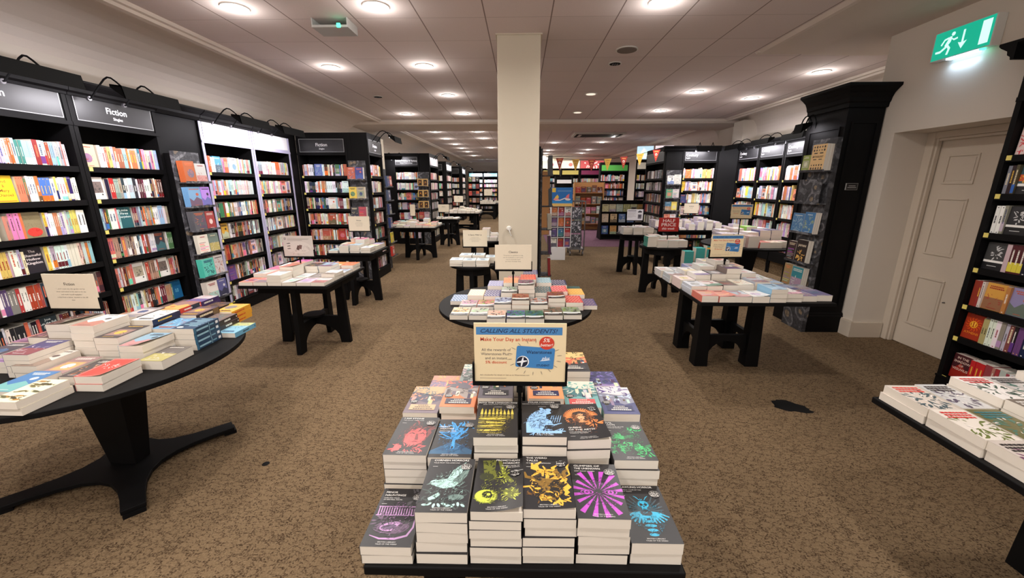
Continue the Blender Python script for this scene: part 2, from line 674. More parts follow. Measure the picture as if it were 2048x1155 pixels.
# door: leaf with six raised panels, frame
dl = MB()
dl.box(4.10, 3.3, 0.005, 4.14, 4.24, 2.07, 'door_paint')
d = struct(dl.build('door_1'))
slab('door_lining', 4.145, 3.25, 0, 4.2, 4.31, 2.15, 'door_paint')
fr = MB()
fr.box(4.03, 4.23, 0, 4.12, 4.31, 2.15, 'door_paint')
fr.box(4.05, 4.21, 0, 4.09, 4.23, 2.09, 'door_paint')
fr.box(4.03, 3.25, 2.09, 4.12, 4.229, 2.149, 'door_paint')
fr.box(4.055, 3.25, 2.065, 4.095, 4.209, 2.089, 'door_paint')
o = struct(fr.build('door_frame', d, bevel=.004))
for (y0, y1) in ((3.84, 4.12), (3.42, 3.70)):
    for (z0, z1) in ((1.66, 1.93), (0.98, 1.53), (0.24, 0.75)):
        pm = MB()
        w = .016
        pm.frame(y0, z0, y1, z1, w, 4.088, 4.0995, 'door_paint', plane='yz')
        pm.box(4.096, y0 + .03, z0 + .03, 4.0995, y1 - .03, z1 - .03, 'door_paint')
        pm.build('door_panel', d, bevel=.003)
pm = MB()
pm.cyl((0, 0), .006, .006, .0005, .02, 'grey_metal', 12, T=TR(4.10, 3.80, .55, ry=-90))
pm.build('door_latch', d)

# square column
mb = MB()
mb.box(-.26, 4.6, 0, .19, 5.05, 3.149, 'column_paint')
c = struct(mb.build('column', bevel=.006))
mb = MB()
mb.box(-.275, 4.585, 3.135, .205, 5.065, 3.149, 'column_paint')
struct(mb.build('column_collar', c))
mb = MB()
mb.cyl((0, 0), .03, .02, 0, .03, 'white_plastic', 20, T=TR(-.14, 4.6, 1.17, rx=90))
mb.tube([(-.14, 4.57, 1.18), (-.13, 4.56, 1.13), (-.115, 4.57, 1.09)], .007, 'white_plastic')
tag(mb.build('wall_hook'), 'small white plastic hook on the front of the cream column', 'hook')
# cream pier behind the nearest projecting bookcase
slab('wall_pier_left', -2.98, 7.74, 0, -2.68, 8.12, 2.5, 'column_paint')
# worn patch in the carpet
mb = MB()
rr = random.Random(4)
pts = []
for i in range(26):
    t = 2 * math.pi * i / 26
    k = 1 + rr.uniform(-.18, .18)
    pts.append((2.085 + .13 * k * math.cos(t), 2.80 + .085 * k * math.sin(t) - .035 * math.cos(t), .001))
mb.faces(pts, [tuple(range(26))], 'black_wood_matt')
tag(mb.build('carpet_stain'), 'dark ragged patch worn in the brown carpet', 'stain')
tag_ = MB()
tag_.cyl((0, 0), .022, .015, 0, .002, 'black_wood_matt', 9, T=TR(-1.555, 2.06, .001))
tag(tag_.build('carpet_spot'), 'tiny dark spot on the carpet by the pedestal table foot', 'stain')

# ------------------------------------------------------------------ ceiling fittings
for i, (x, y, on) in enumerate(DOWNLIGHTS):
    if y < 3:
        continue
    mb = MB()
    n = 28
    ring = []
    for r, z in ((.115, CEIL - .001), (.112, CEIL - .01), (.088, CEIL - .012), (.085, CEIL - .006)):
        ring += [(x + r * math.cos(2 * math.pi * k / n), y + r * math.sin(2 * math.pi * k / n), z) for k in range(n)]
    mb.faces(ring, [(j * n + k, j * n + (k + 1) % n, (j + 1) * n + (k + 1) % n, (j + 1) * n + k) for j in range(3) for k in range(n)], 'white_plastic')
    col = {-2.51: 'outer left row', -1.27: 'inner left row', 1.18: 'row to the right of the column', 2.89: 'outer right row', 4.09: 'row nearest the right wall'}[x]
    rowmates = sorted(b for a, b, _ in DOWNLIGHTS if a == x and b > 3)
    k = rowmates.index(y)
    t = tag(mb.build('ceiling_downlight'), 'lit round white recessed downlight, %s along the %s' % (
        ['first', 'second', 'third', 'fourth', 'fifth', 'sixth', 'seventh', 'eighth', 'ninth', 'tenth'][k], col), 'ceiling light', 'recessed ceiling downlights')
    ds = MB()
    ds.cyl((x, y), .085, .085, CEIL - .008, CEIL - .006, 'lamp_disc', 28)
    ds.build('diffuser', t)
for x, y, what in ((1.165, 7.4, 'nearer'), (1.18, 9.17, 'farther')):
    mb = MB()
    mb.cyl((x, y), .11, .105, CEIL - .012, CEIL - .001, 'white_plastic', 28)
    t = tag(mb.build('ceiling_downlight'), 'dim unlit-looking round downlight, %s of the two right of the column' % what, 'ceiling light', 'recessed ceiling downlights')
    ds = MB()
    ds.cyl((x, y), .08, .08, CEIL - .0145, CEIL - .0125, 'lamp_dim', 28)
    ds.build('diffuser', t)
mb = MB()
mb.cyl((1.193, 5.117), .125, .12, CEIL - .012, CEIL - .001, 'white_plastic', 32)
t = tag(mb.build('ceiling_speaker'), 'round ceiling loudspeaker with brown cloth grille right of the column', 'speaker')
ds = MB()
ds.cyl((1.193, 5.117), .11, .11, CEIL - .017, CEIL - .0125, 'speaker_cloth', 32)
ds.build('speaker_grille', t)
for x, y, lab in ((1.18, 5.66, 'small gimbal spotlight with striped chrome reflector beside the ceiling speaker'), (-2.52, 7.55, 'small dark gimbal fitting between downlights over the left aisle')):
    mb = MB()
    mb.cyl((x, y), .085, .08, CEIL - .01, CEIL - .001, 'white_plastic', 24)
    t = tag(mb.build('gimbal_spotlight'), lab, 'ceiling light')
    g = MB()
    g.cyl((x, y), .068, .068, CEIL - .013, CEIL - .0105, 'black_metal', 24)
    f = g.build('lamp_well', t)
    g = MB()
    for k in range(3):
        g.box(x - .035 + k * .028, y - .03, CEIL - .018, x - .02 + k * .028, y + .03, CEIL - .0135, 'grey_metal')
    g.build('reflector', f)
# clear exit-light box hanging under the tiles
mb = MB()
mb.box(-1.96, 4.16, 3.07, -1.62, 4.40, 3.09, 'clear_plastic')
mb.box(-1.96, 4.38, 3.09, -1.62, 4.40, CEIL - .001, 'clear_plastic')
mb.box(-1.96, 4.16, 3.09, -1.95, 4.38, CEIL - .001, 'clear_plastic')
mb.box(-1.63, 4.16, 3.09, -1.62, 4.38, CEIL - .001, 'clear_plastic')
t = tag(mb.build('emergency_light'), 'flat clear plastic emergency light box with green indicator under the ceiling', 'emergency light')
g = MB()
g.box(-1.72, 4.15, 3.068, -1.69, 4.165, 3.1, 'green_led')
g.build('indicator_lamp', t)
# air conditioning cassette in the far ceiling
mb = MB()
mb.box(1.55, 12.5, CEIL - .05, 3.05, 13.4, CEIL - .001, 'white_plastic')
t = tag(mb.build('air_conditioning_cassette'), 'white rectangular air conditioning cassette in the far ceiling', 'air conditioner')
for k, (a, b_, c_, d_) in enumerate(((1.62, 12.55, 2.98, 12.63), (1.62, 13.27, 2.98, 13.35), (1.62, 12.66, 1.7, 13.24), (2.9, 12.66, 2.98, 13.24), (1.8, 12.72, 2.8, 13.18))):
    g = MB()
    g.box(a, b_, CEIL - .054, c_, d_, CEIL - .0505, 'black_metal')
    g.build('air_slot' if k < 4 else 'intake_grille', t)

# green exit sign on the door wall
T = TR(3.70, 4.02, 2.70, rz=-90)
mb = MB(T)
mb.box(-.01, -.075, 0, .47, -.001, .225, 'white_plastic')
t = tag(mb.build('exit_sign', bevel=.003), 'illuminated green emergency exit sign above the white door', 'exit sign')
A = Art()
A.rect(0, 0, 460, 215, (10, 165, 135))
W = (205, 250, 240)
A.rect(372, 25, 440, 195, W)
A.rect(232, 85, 248, 180, W)
A.poly([(205, 95), (240, 40), (275, 95), (250, 88), (230, 88)], W)
# running figure
A.ell(152, 176, 15, 15, W)
A.poly([(95, 100), (128, 162), (148, 158), (142, 120), (118, 88), (104, 84)], W)
A.poly([(108, 96), (122, 84), (70, 50), (28, 52), (26, 68), (66, 68)], W)
A.poly([(112, 96), (128, 98), (150, 72), (138, 22), (120, 24), (130, 66)], W)
A.poly([(120, 160), (126, 146), (92, 140), (72, 104), (60, 112), (84, 152)], W)
A.poly([(138, 148), (146, 138), (166, 122), (196, 128), (194, 140), (166, 136)], W)
g = MB()
A.put(g, card_F(T @ TR(0, -.0755, 0), .0, .005), 'sign_glow')
g.build('pictogram', t)
g = MB(T)
g.box(.12, -.06, -.012, .36, -.02, -.001, 'sign_tube')
g.build('light_strip', t)
g = MB(T)
g.box(.375, -.06, -.012, .40, -.03, -.001, 'green_led')
g.build('indicator_lamp', t)
a = area_light((3.66, 3.79, 2.66), .22, .03, .35, (.55, .75, 1.0), (3.72, 3.79, 2.0))
a.name = 'exit_sign_glow'

# ------------------------------------------------------------------ bookcases
STD = (1.80, 1.52, 1.245, .975, .70, .425, .16)


def swan_lamp(x, y, z, rz, L, label, power=1.0, out=.42, grp='bookcase lamps'):
    """picture light standing off a bookcase front: local x along the case, y into it"""
    T = TR(x, y, z, rz=rz)
    t = thing('bookcase_lamp', label, 'lamp', T, grp)
    for k, dx in enumerate((-L * .28, L * .28)):
        g = MB()
        pts = [(dx, .02, -.05)]
        for i in range(9):
            a_ = i / 8
            pts.append((dx + .02 * math.sin(a_ * 6), .0 - out * a_, -.05 + .14 * math.sin(math.pi * min(1, a_ * 1.05)) + .05 * a_))
        g.tube(pts, .007, 'black_metal', 8)
        g.cyl((0, 0), .018, .018, 0, .02, 'grey_metal', 12, T=TR(dx, .03, -.05, rx=90))
        g.build('lamp_arm', t)
    g = MB()
    prof = [(-out + .07, .04), (-out - .045, .01), (-out - .05, -.075), (-out + .075, -.095), (-out + .07, -.085), (-out - .03, -.06), (-out - .03, 0), (-out + .06, .025)]
    prof = [(-out + .055, .035), (-out - .045, .022), (-out - .062, -.078), (-out - .055, -.078), (-out - .038, .012), (-out + .055, .026)]
    g.prism(prof, -L / 2, L / 2, 'black_metal', plane='yz')
    for e in (-L / 2, L / 2 - .004):
        g.prism([(-out + .055, .035), (-out - .045, .022), (-out - .062, -.078), (-out + .055, .01)], e, e + .004, 'black_metal', plane='yz')
    g.build('lamp_hood', t)
    g = MB()
    g.prism([(-out - .035, -.022), (-out + .045, .005), (-out + .042, -.005), (-out - .038, -.032)], -L / 2 + .02, L / 2 - .02, 'tube_glow', plane='yz')
    g.build('lamp_tube', t)
    p = T @ Vector((0, -out + .0, -.05))
    q = T @ Vector((0, .12, -.62))
    a = area_light(p, .06, L * .9, PIC_W * power * L, (.96, .93, 1.0), q)
    # long side along the case
    d = (Vector(q) - Vector(p)).normalized()
    ax = (T.to_3x3() @ Vector((1, 0, 0))).normalized()
    zc = -d
    yc = ax
    xc = yc.cross(zc).normalized()
    yc = zc.cross(xc)
    a.rotation_euler = Matrix((xc, yc, zc)).transposed().to_euler()
    a.name = 'bookcase_lamp_beam'
    return t


def sign_art(W, H, title, sub, header=None, al='C'):
    A = Art()
    if header:
        A.rect(0, 0, W, H, header)
    else:
        A.rect(0, 0, W, H, (150, 150, 152))
        A.rect(6, 6, W - 6, H - 6, (26, 25, 27))
    if title:
        A.text(title, W / 2 if al == 'C' else 22, H * .44, 74 if len(title) < 10 else 60, (235, 235, 238), al, bold=.01)
    if sub:
        A.text(sub, W / 2 if al == 'C' else 22, H * .2, 34, (225, 225, 228), al, bold=.01)
    return A


def bookcase(label, x, y, rz, W, title='', sub='', shelves=STD, D=.30, H=2.5, frame='black_wood', header=None, bays=None, cornice=True, name='bookcase', kick=None, tags=True, signh=.21, signz=2.19, align='C'):
    """front left foot at (x, y); local x runs along the front, y goes in"""
    T = TR(x, y, 0, rz=rz)
    t = thing(name, label, 'bookcase', T)
    P = .035
    for sx in (0, W - P):
        g = MB()
        g.box(sx, 0, 0.0, sx + P, D, H - .12, 'black_wood')
        g.box(sx, -.006, .15, sx + P, 0, H - .12, frame)
        g.build('side_panel', t)
    g = MB()
    g.box(P, D - .02, .14, W - P, D, H - .12, 'black_wood_matt')
    g.build('back_panel', t)
    g = MB()
    g.box(0, -.0, H - .12, W, D, H, 'black_wood')
    g.build('top_panel', t)
    g = MB()
    if kick:
        g.box(0, -.01, .24, W, .03, .42, 'black_wood')
        g.box(0, .02, 0, W, .03, .24, kick)
    else:
        g.box(0, -.012, 0, W, .03, .135, 'black_wood')
        g.box(0, -.02, .135, W, .03, .15, 'black_wood')
    g.build('plinth', t)
    if cornice:
        g = MB()
        g.prism([(0, H - .12), (-.02, H - .12), (-.025, H - .10), (-.045, H - .085), (-.05, H - .06), (-.095, H - .03), (-.11, H - .015), (-.11, H), (0, H)], 0, W, 'black_wood', plane='yz')
        g.build('cornice', t)
    for z in shelves:
        g = MB()
        g.box(P, .005, z - .025, W - P, D - .02, z, 'black_wood')
        g.box(P, -.002, z - .04, W - P, .005, z + .006, 'black_wood')
        sh = g.build('shelf', t)
        if tags:
            g = MB()
            g.box(P + .005, -.006, z - .03, P + .036, -.0025, z + .003, 'print', (222, 205, 110))
            g.build('shelf_tag', sh)
    # header board
    g = MB()
    g.box(P, .0, signz - .02, W - P, .02, H - .12, frame)
    hb = g.build('header_board', t)
    A = sign_art((W - 2 * P - .03) * 1000, signh * 1000, title, sub, header, align)
    g = MB()
    A.put(g, lambda x_, y_, h: (P + .015 + x_ / 1000, -.004 - h, signz + y_ / 1000), 'print')
    g.box(P + .015, -.004, signz, W - P - .015, .0, signz + signh, 'black_wood')
    g.build('header_sign', hb)
    g = MB()
    g.box(0, -.012, signz - .05, W, 0, signz - .02, frame)
    g.build('header_ledge', t)
    return t, T

# ------------------------------------------------------------------ books
NAMES = {'red': (190, 45, 40), 'orange': (225, 110, 45), 'yellow': (235, 200, 60), 'cream': (232, 220, 190), 'white': (236, 234, 230),
         'pale blue': (150, 195, 220), 'blue': (50, 105, 180), 'navy': (32, 42, 80), 'teal': (40, 130, 135), 'green': (60, 130, 75),
         'mint': (120, 205, 180), 'purple': (105, 65, 140), 'lilac': (175, 150, 200), 'pink': (235, 130, 165), 'maroon': (105, 30, 40),
         'brown': (110, 75, 55), 'tan': (190, 155, 110), 'grey': (135, 135, 138), 'black': (28, 27, 30), 'coral': (230, 105, 90), 'silver': (190, 190, 195)}


def cname(c):
    return min(NAMES, key=lambda k: sum((a - b) ** 2 for a, b in zip(NAMES[k], c)))


PAL = {
    'cook': ['white', 'cream', 'white', 'pink', 'pale blue', 'lilac', 'yellow', 'coral', 'silver', 'white', 'orange', 'blue', 'cream'],
    'bright': ['orange', 'red', 'coral', 'yellow', 'cream', 'white', 'white', 'pale blue', 'pink', 'cream', 'teal', 'lilac', 'orange', 'red'],
    'mixed': ['orange', 'red', 'white', 'cream', 'black', 'navy', 'blue', 'yellow', 'grey', 'white', 'coral', 'maroon', 'pale blue', 'white', 'green', 'tan'],
    'light': ['white', 'cream', 'white', 'pink', 'silver', 'pale blue', 'white', 'coral', 'orange', 'lilac', 'yellow', 'mint', 'cream'],
    'dark': ['black', 'navy', 'grey', 'white', 'maroon', 'brown', 'purple', 'black', 'silver', 'white', 'orange', 'tan', 'red'],
    'mono': ['black', 'white', 'grey', 'black', 'white', 'silver', 'brown', 'maroon'],
    'redmix': ['red', 'orange', 'cream', 'white', 'coral', 'black', 'red', 'tan', 'maroon', 'silver', 'white'],
}


def jit(rng, c, d=14):
    return tuple(int(min(245, max(12, v + rng.uniform(-d, d)))) for v in c)


def contrast(rng, c):
    lum = sum(c) / 3
    if lum > 140:
        return rng.choice([(30, 30, 36), (150, 30, 35), (40, 60, 110), (60, 40, 40), (30, 30, 36), (200, 80, 40)])
    return rng.choice([(238, 234, 225), (240, 225, 190), (235, 190, 70), (238, 234, 225), (230, 120, 80)])


def generic_cover(rng, col, w=128, h=198):
    """a made-up cover: picture shapes and bars where a title and an author would stand"""
    A = Art()
    g_ = sum(col) / 3
    col = tuple(int(v * .8 + g_ * .2) for v in col)
    A.rect(0, 0, w, h, col)
    c2, c3 = contrast(rng, col), jit(rng, NAMES[rng.choice(list(NAMES))], 20)
    g_ = sum(c3) / 3
    c3 = tuple(int(v * .42 + g_ * .23 + q_ * .35) for v, q_ in zip(c3, col))
    c2 = tuple(int(v * .8 + q_ * .2) for v, q_ in zip(c2, col))
    st = rng.randrange(6)
    if st == 0:
        A.ell(w * rng.uniform(.35, .65), h * .42, w * .3, h * .2, c3, 22)
        A.scribble(rng, w * .5, h * .42, w * .22, h * .14, 10, c2, 8, 24, 3)
    elif st == 1:
        A.rect(0, 0, w, h * rng.uniform(.3, .5), c3)
        A.scribble(rng, w * .5, h * .35, w * .4, h * .2, 12, jit(rng, c2, 10), 10, 30, 4)
    elif st == 2:
        A.rect(w * .12, h * .2, w * .88, h * .66, c3)
        A.ell(w * .5, h * .43, w * .2, h * .15, c2, 18)
        A.scribble(rng, w * .5, h * .43, w * .3, h * .18, 8, col, 8, 20, 3)
    elif st == 3:
        for k in range(6):
            A.rect(w * .08, h * (.16 + .08 * k), w * rng.uniform(.5, .95), h * (.20 + .08 * k), jit(rng, c3, 40))
    elif st == 4:
        A.scribble(rng, w * .5, h * .45, w * .35, h * .3, 24, c3, 14, 40, 6)
        A.scribble(rng, w * .5, h * .45, w * .3, h * .25, 10, c2, 10, 30, 3)
    else:
        A.poly([(0, 0), (w, 0), (w, h * .35), (w * .6, h * .5), (w * .3, h * .3), (0, h * .45)], c3)
        A.ell(w * .68, h * .62, w * .12, w * .12, c2, 18)
    # title and author as unreadable bars
    y = h * .86
    for k in range(rng.choice([1, 2, 2])):
        L = rng.uniform(.45, .8) * w
        x = (w - L) / 2
        while x < (w + L) / 2 - 6:
            q = rng.uniform(6, 12)
            A.rect(x, y, min(x + q, (w + L) / 2), y + h * .045, c2)
            x += q + 2.2
        y -= h * .07
    L = rng.uniform(.3, .6) * w
    A.rect((w - L) / 2, h * .07, (w + L) / 2, h * .09, c2)
    return A.clip_ok(w, h)


def spine_art(rng, col):
    """rects on the spine: (up0, up1, across0, across1, colour), fractions"""
    c2 = contrast(rng, col)
    out = []
    if rng.random() < .35:
        out.append((rng.uniform(.0, .1), rng.uniform(.2, .45), 0, 1, jit(rng, NAMES[rng.choice(list(NAMES))])))
    a, b_ = rng.uniform(.3, .42), rng.uniform(.62, .88)
    y = a
    wx = rng.uniform(.2, .42)
    st = rng.random()
    while y < b_ and st < .85:
        L = rng.uniform(.012, .05)
        out.append((y, min(y + L, b_), .5 - wx / 2, .5 + wx / 2, c2))
        y += L + rng.uniform(.006, .016)
    if rng.random() < .3:
        out.append((.92, .955, .38, .62, c2))
    if rng.random() < .5:
        out.append((.035, .065, .36, .64, c2))
    return out


def book_geo(cm, pm, T, w, l, t, col, art=None, spine=None, spcol=None, curl=0.0, c0=.0004, fore=False):
    """paperback: local x from spine to fore-edge, y foot to head, z thickness"""
    def F(x, y, z):
        if curl and z > t * .7:
            s = max(0.0, x / w - .25 - .45 * (y / l))
            z = z + curl * s * s
        return tuple(T @ Vector((x, y, z)))
    sc = spcol or col
    # wrapper: front board (finely divided so it can lift), spine, back board, one joined sheet
    nx = 10 if curl else 1
    ny = 10 if curl else 1
    vs, fs = [], []
    for j in range(ny + 1):
        for i in range(nx + 1):
            vs.append(F(w * i / nx, l * j / ny, t))
    for j in range(ny):
        for i in range(nx):
            a = j * (nx + 1) + i
            fs.append((a, a + 1, a + nx + 2, a + nx + 1))
    cm.faces(vs, fs, 'print', col, I4)
    n = len(vs)
    vs2 = [F(w * i / nx, l * j / ny, t - c0) for j in range(ny + 1) for i in range(nx + 1)]
    cm.faces(vs2, [tuple(reversed(f)) for f in fs], 'print', (228, 224, 214) if curl else col, I4)
    e = [(0, 0, w, 0), (w, 0, w, l), (w, l, 0, l)]
    for x0, y0, x1, y1 in e:
        for q in range(nx):
            a = (x0 + (x1 - x0) * q / nx, y0 + (y1 - y0) * q / nx)
            b_ = (x0 + (x1 - x0) * (q + 1) / nx, y0 + (y1 - y0) * (q + 1) / nx)
            cm.faces([F(*a, t), F(*b_, t), F(*b_, t - c0), F(*a, t - c0)], [(0, 3, 2, 1)], 'print', (214, 206, 194), I4)
    cm.box(.0004, .0004, 0, w - .0004, l - .0004, c0, 'print', (214, 206, 194), T)
    cm.box(-.0006, 0, 0, .0006, l, t, 'print', sc, T)
    pm.box(.0007, .0003, c0, w - .0003, l - .0003, t - c0, 'page', (232, 224, 208), T)
    if art is not None:
        kx = w * 1000 / 128
        ky = l * 1000 / 198
        art.put(cm, lambda x, y, h: F(x * kx / 1000, y * ky / 1000, t + h), bent=bool(curl), z0=.0005 if curl else .0003)
    if spine:
        for k, (u0, u1, a0, a1, c) in enumerate(spine):
            h = -.0008 - .00005 * k
            cm.faces([tuple(T @ Vector(p)) for p in ((h, l * u0, t * a0), (h, l * u1, t * a0), (h, l * u1, t * a1), (h, l * u0, t * a1))], [(0, 1, 2, 3)], 'print', c, I4)


SPECS = {'paperback_book': [], 'shelved_book': []}


def add_book(kind, T, w, l, t, col, art=None, spine=None, spcol=None, curl=0.0, label='', group=None, size=None, bonus=1.0, cat='book', face='top'):
    c = T @ Vector((w / 2, l / 2, t / 2))
    px, py, d = proj(c)
    if face == 'top':        # lies flat, cover up
        v = (c - CAM).normalized()
        a = w * l * abs(v.z) * (1.0 if art is not None else .0) + w * t
    elif face == 'spine':
        n = (T.to_3x3() @ Vector((-1, 0, 0))).normalized()
        a = t * l * abs(n.dot((c - CAM).normalized()))
    else:
        n = (T.to_3x3() @ Vector((0, 0, 1))).normalized()
        a = w * l * abs(n.dot((c - CAM).normalized())) * (1 if art is not None else .12)
    s = a * 798 ** 2 / max(d, .1) ** 2 * bonus
    if not (-15 < px < 2063 and -15 < py < 1170) or d < .1:
        s = 0
    # behind the near left table, the front table or the sign on it
    if kind == 'shelved_book':
        if px < 235 and py > 640 or px < 420 and py > 622 or (px > 1880 and py > 735):
            s *= .02
    SPECS[kind].append(dict(T=T, w=w, l=l, t=t, col=col, art=art, spine=spine, spcol=spcol, curl=curl, label=label, group=group, s=s, cat=cat))


ORD = ['first', 'second', 'third', 'fourth', 'fifth', 'sixth', 'seventh', 'eighth', 'ninth', 'tenth', '11th', '12th', '13th', '14th', '15th', '16th', '17th', '18th', '19th', '20th'] + ['%d%s' % (i, 'st' if i == 21 or i == 31 else 'nd' if i in (22, 32) else 'rd' if i in (23, 33) else 'th') for i in range(21, 60)]


def stack(x, y, z, n, t, col, art, desc, where, w=.128, l=.196, rz=0, curl=0.0, spcol=None, spine=None, rev=False, cat='book', seed=0):
    """n equal copies; (x, y) is the near left corner of the pile seen with the camera; rev turns the heads towards the camera"""
    rng = random.Random(hash((round(x, 3), round(y, 3), n)) % 100000 + seed)
    for k in range(n):
        jx, jy = rng.uniform(-.003, .003), rng.uniform(-.004, .004)
        top = k == n - 1
        T = TR(x + jx, y + jy, z + k * (t + .0004), rz=rz + rng.uniform(-1, 1))
        if rev:
            T = T @ TR(w, l, 0, rz=180)
        if n == 1:
            lab = '%s, lying %s' % (desc, where)
        else:
            lab = '%s, %s %s' % (desc, 'topmost copy' if top else ('%s copy down' % ORD[n - 1 - k]), where)
        add_book('paperback_book', T, w, l, t, col, art if top else None, spine, spcol, curl if top else 0.0, lab, 'copies of the %s %s' % (desc, where))
    return z + n * t


def fill_shelf(T, W, z, rng, pal, where, hmin=.178, hmax=.20, tmin=.014, tmax=.034, faces=(), full=.97, depth=.13, bigface=False, y0=.03, shelfno=0):
    """books on one shelf, from the left; faces: {index after which a face-out stands: (col, art, desc)}"""
    x = .045
    i = 0
    k = 0
    faces = dict(faces)
    lean = rng.random() < .25
    while x < W * full - .045:
        if i in faces:
            col, art, desc = faces[i]
            del faces[i]
            w, h = (.129, .198) if not bigface else (.155, .235)
            if x + w > W - .04:
                continue
            k += 1
            for q in (2, 1, 0):
                Tb = T @ Matrix.Translation((x + .003 * q, y0 + .022 * (q + 1) + .006, z + .001)) @ Matrix(((1, 0, 0, 0), (0, 0, -1, 0), (0, 1, 0, 0), (0, 0, 0, 1))) @ Matrix.Rotation(math.radians(-3), 4, 'X')
                lab = '%s, face-out on %s' % (desc, where) if q == 0 else '%s, %s behind the face-out one, %s' % (cname(col) + ' paperback', ORD[q], where)
                add_book('shelved_book', Tb, w, h, .02, col, art if q == 0 else None, label=lab, group='books on the %s' % where, face='face')
            x += w + .006
            i += 1
            continue
        run = rng.choice([1, 1, 1, 1, 1, 1, 1, 1, 2, 2, 3])
        col = jit(rng, NAMES[rng.choice(pal)], 22)
        g_ = sum(col) / 3
        d_ = rng.uniform(.12, .55)
        col = tuple(int(v * (1 - d_) + g_ * d_) for v in col)
        t = tmin + (tmax - tmin) * rng.random() ** 1.6
        h = rng.uniform(hmin, hmax)
        sp = spine_art(rng, col)
        for _ in range(run):
            if x + t > W - .045 or i in faces:
                break
            k += 1
            Tb = T @ Matrix.Translation((x, y0 + rng.uniform(-.003, .004), z + .0005)) @ Matrix(((0, 0, 1, 0), (1, 0, 0, 0), (0, 1, 0, 0), (0, 0, 0, 1)))
            add_book('shelved_book', Tb, depth, h, t, col, None, sp, label='%s spine, %s from the left, %s' % (cname(col), ORD[min(k - 1, 58)], where), group='books on the %s' % where, face='spine')
            x += t + .0009
            i += 1
        if rng.random() < .012:
            x += rng.uniform(.01, .04)


def fill_case(T, W, seed, pals, where, shelves=STD, faces=None, **kw):
    for s, z in enumerate(shelves):
        rng = random.Random(seed * 100 + s)
        pal = PAL[pals[min(s, len(pals) - 1)]]
        f = (faces or {}).get(s)
        if f is None:
            f = {}
            if rng.random() < .8:
                c = jit(rng, NAMES[rng.choice(pal)], 20)
                at = rng.randrange(2, max(3, int(W / .03)))
                f = {at: (c, generic_cover(rng, c), cname(c) + ' patterned paperback')}
        fill_shelf(T, W, z, rng, pal, '%s shelf of %s' % (ORD[s], where), faces=f, **kw)


def face_block(T, w, h, n, col, art, desc, where, tk=.022, group=None, spcol=None):
    """n copies one behind another, front cover towards -y of T, standing on T's origin"""
    for q in range(n - 1, -1, -1):
        Tb = T @ Matrix.Translation((0, tk * (q + 1), 0)) @ Matrix(((1, 0, 0, 0), (0, 0, -1, 0), (0, 1, 0, 0), (0, 0, 0, 1)))
        lab = '%s, front copy %s' % (desc, where) if q == 0 else '%s, %s behind, %s' % (desc, ORD[q], where)
        add_book('shelved_book', Tb, w, h, tk - .001, col, art if q == 0 else None, spcol=spcol, label=lab, group='display copies %s' % where, face='face', bonus=1.0)


def emit_books(kind, rest_name, rest_label, limit):
    sp = SPECS[kind]
    sp.sort(key=lambda q: -q['s'])
    rest = MB()
    for i, q in enumerate(sp):
        if i < limit and q['s'] > 0:
            cm, pm = MB(), MB()
            T = q['T']
            book_geo(cm, pm, I4, q['w'], q['l'], q['t'], q['col'], q['art'], q['spine'], q['spcol'], q['curl'])
            o = cm.build(kind)
            o.matrix_world = T
            if len(re.findall(r"[A-Za-z0-9][A-Za-z0-9'-]*", q['label'])) > 16:
                print('LONG', q['label'])
            tag(o, q['label'], q['cat'], q['group'])
            pm.build('page_block', o)
        else:
            if q['s'] < 2200 and q['art'] is not None and q['s'] < 500:
                pass
            book_geo(rest, rest, q['T'], q['w'], q['l'], q['t'], q['col'], q['art'], q['spine'] if q['s'] > 12 or (q['T'].translation - CAM).length < 5.5 else None, q['spcol'], q['curl'])
    if rest.v:
        o = rest.build(rest_name)
        o['kind'] = 'stuff'
        o['label'] = rest_label
    print(kind, len(sp), 'individual', min(limit, len(sp)), 'cut at', sp[min(limit, len(sp)) - 1]['s'], 'rest verts', len(rest.v))

# ------------------------------------------------------------------ bookcases along the left wall
XL = -3.80


def simple_face(col, seed, desc):
    return (col, generic_cover(random.Random(seed), col), desc)


def lettered(col, lines, tcol, seed=None, extra=None, y0=150, size=24):
    A = Art()
    A.rect(0, 0, 128, 198, col)
    if extra:
        extra(A)
    y = y0
    for s in lines:
        A.text(s, 64, y, size, tcol, 'C', bold=.015, width=min(112, 15 * len(s)))
        y -= size * 1.1
    return A.clip_ok(128, 198)


def yellow_book(A):
    A.rect(8, 8, 120, 16, (235, 120, 40))


def poppy(A):
    rng = random.Random(3)
    A.scribble(rng, 64, 130, 55, 60, 40, (120, 110, 80), 6, 16, 2)
    A.ell(64, 45, 50, 34, (225, 60, 50), 24)
    A.scribble(rng, 64, 45, 40, 25, 12, (180, 30, 35), 10, 24, 3)


def ed_white(img):
    def f(A):
        A.rect(16, 60, 112, 160, img)
        rng = random.Random(sum(img))
        A.scribble(rng, 64, 100, 22, 28, 16, (60, 60, 60), 8, 22, 5)
        A.ell(98, 45, 8, 8, (60, 60, 60))
    return f


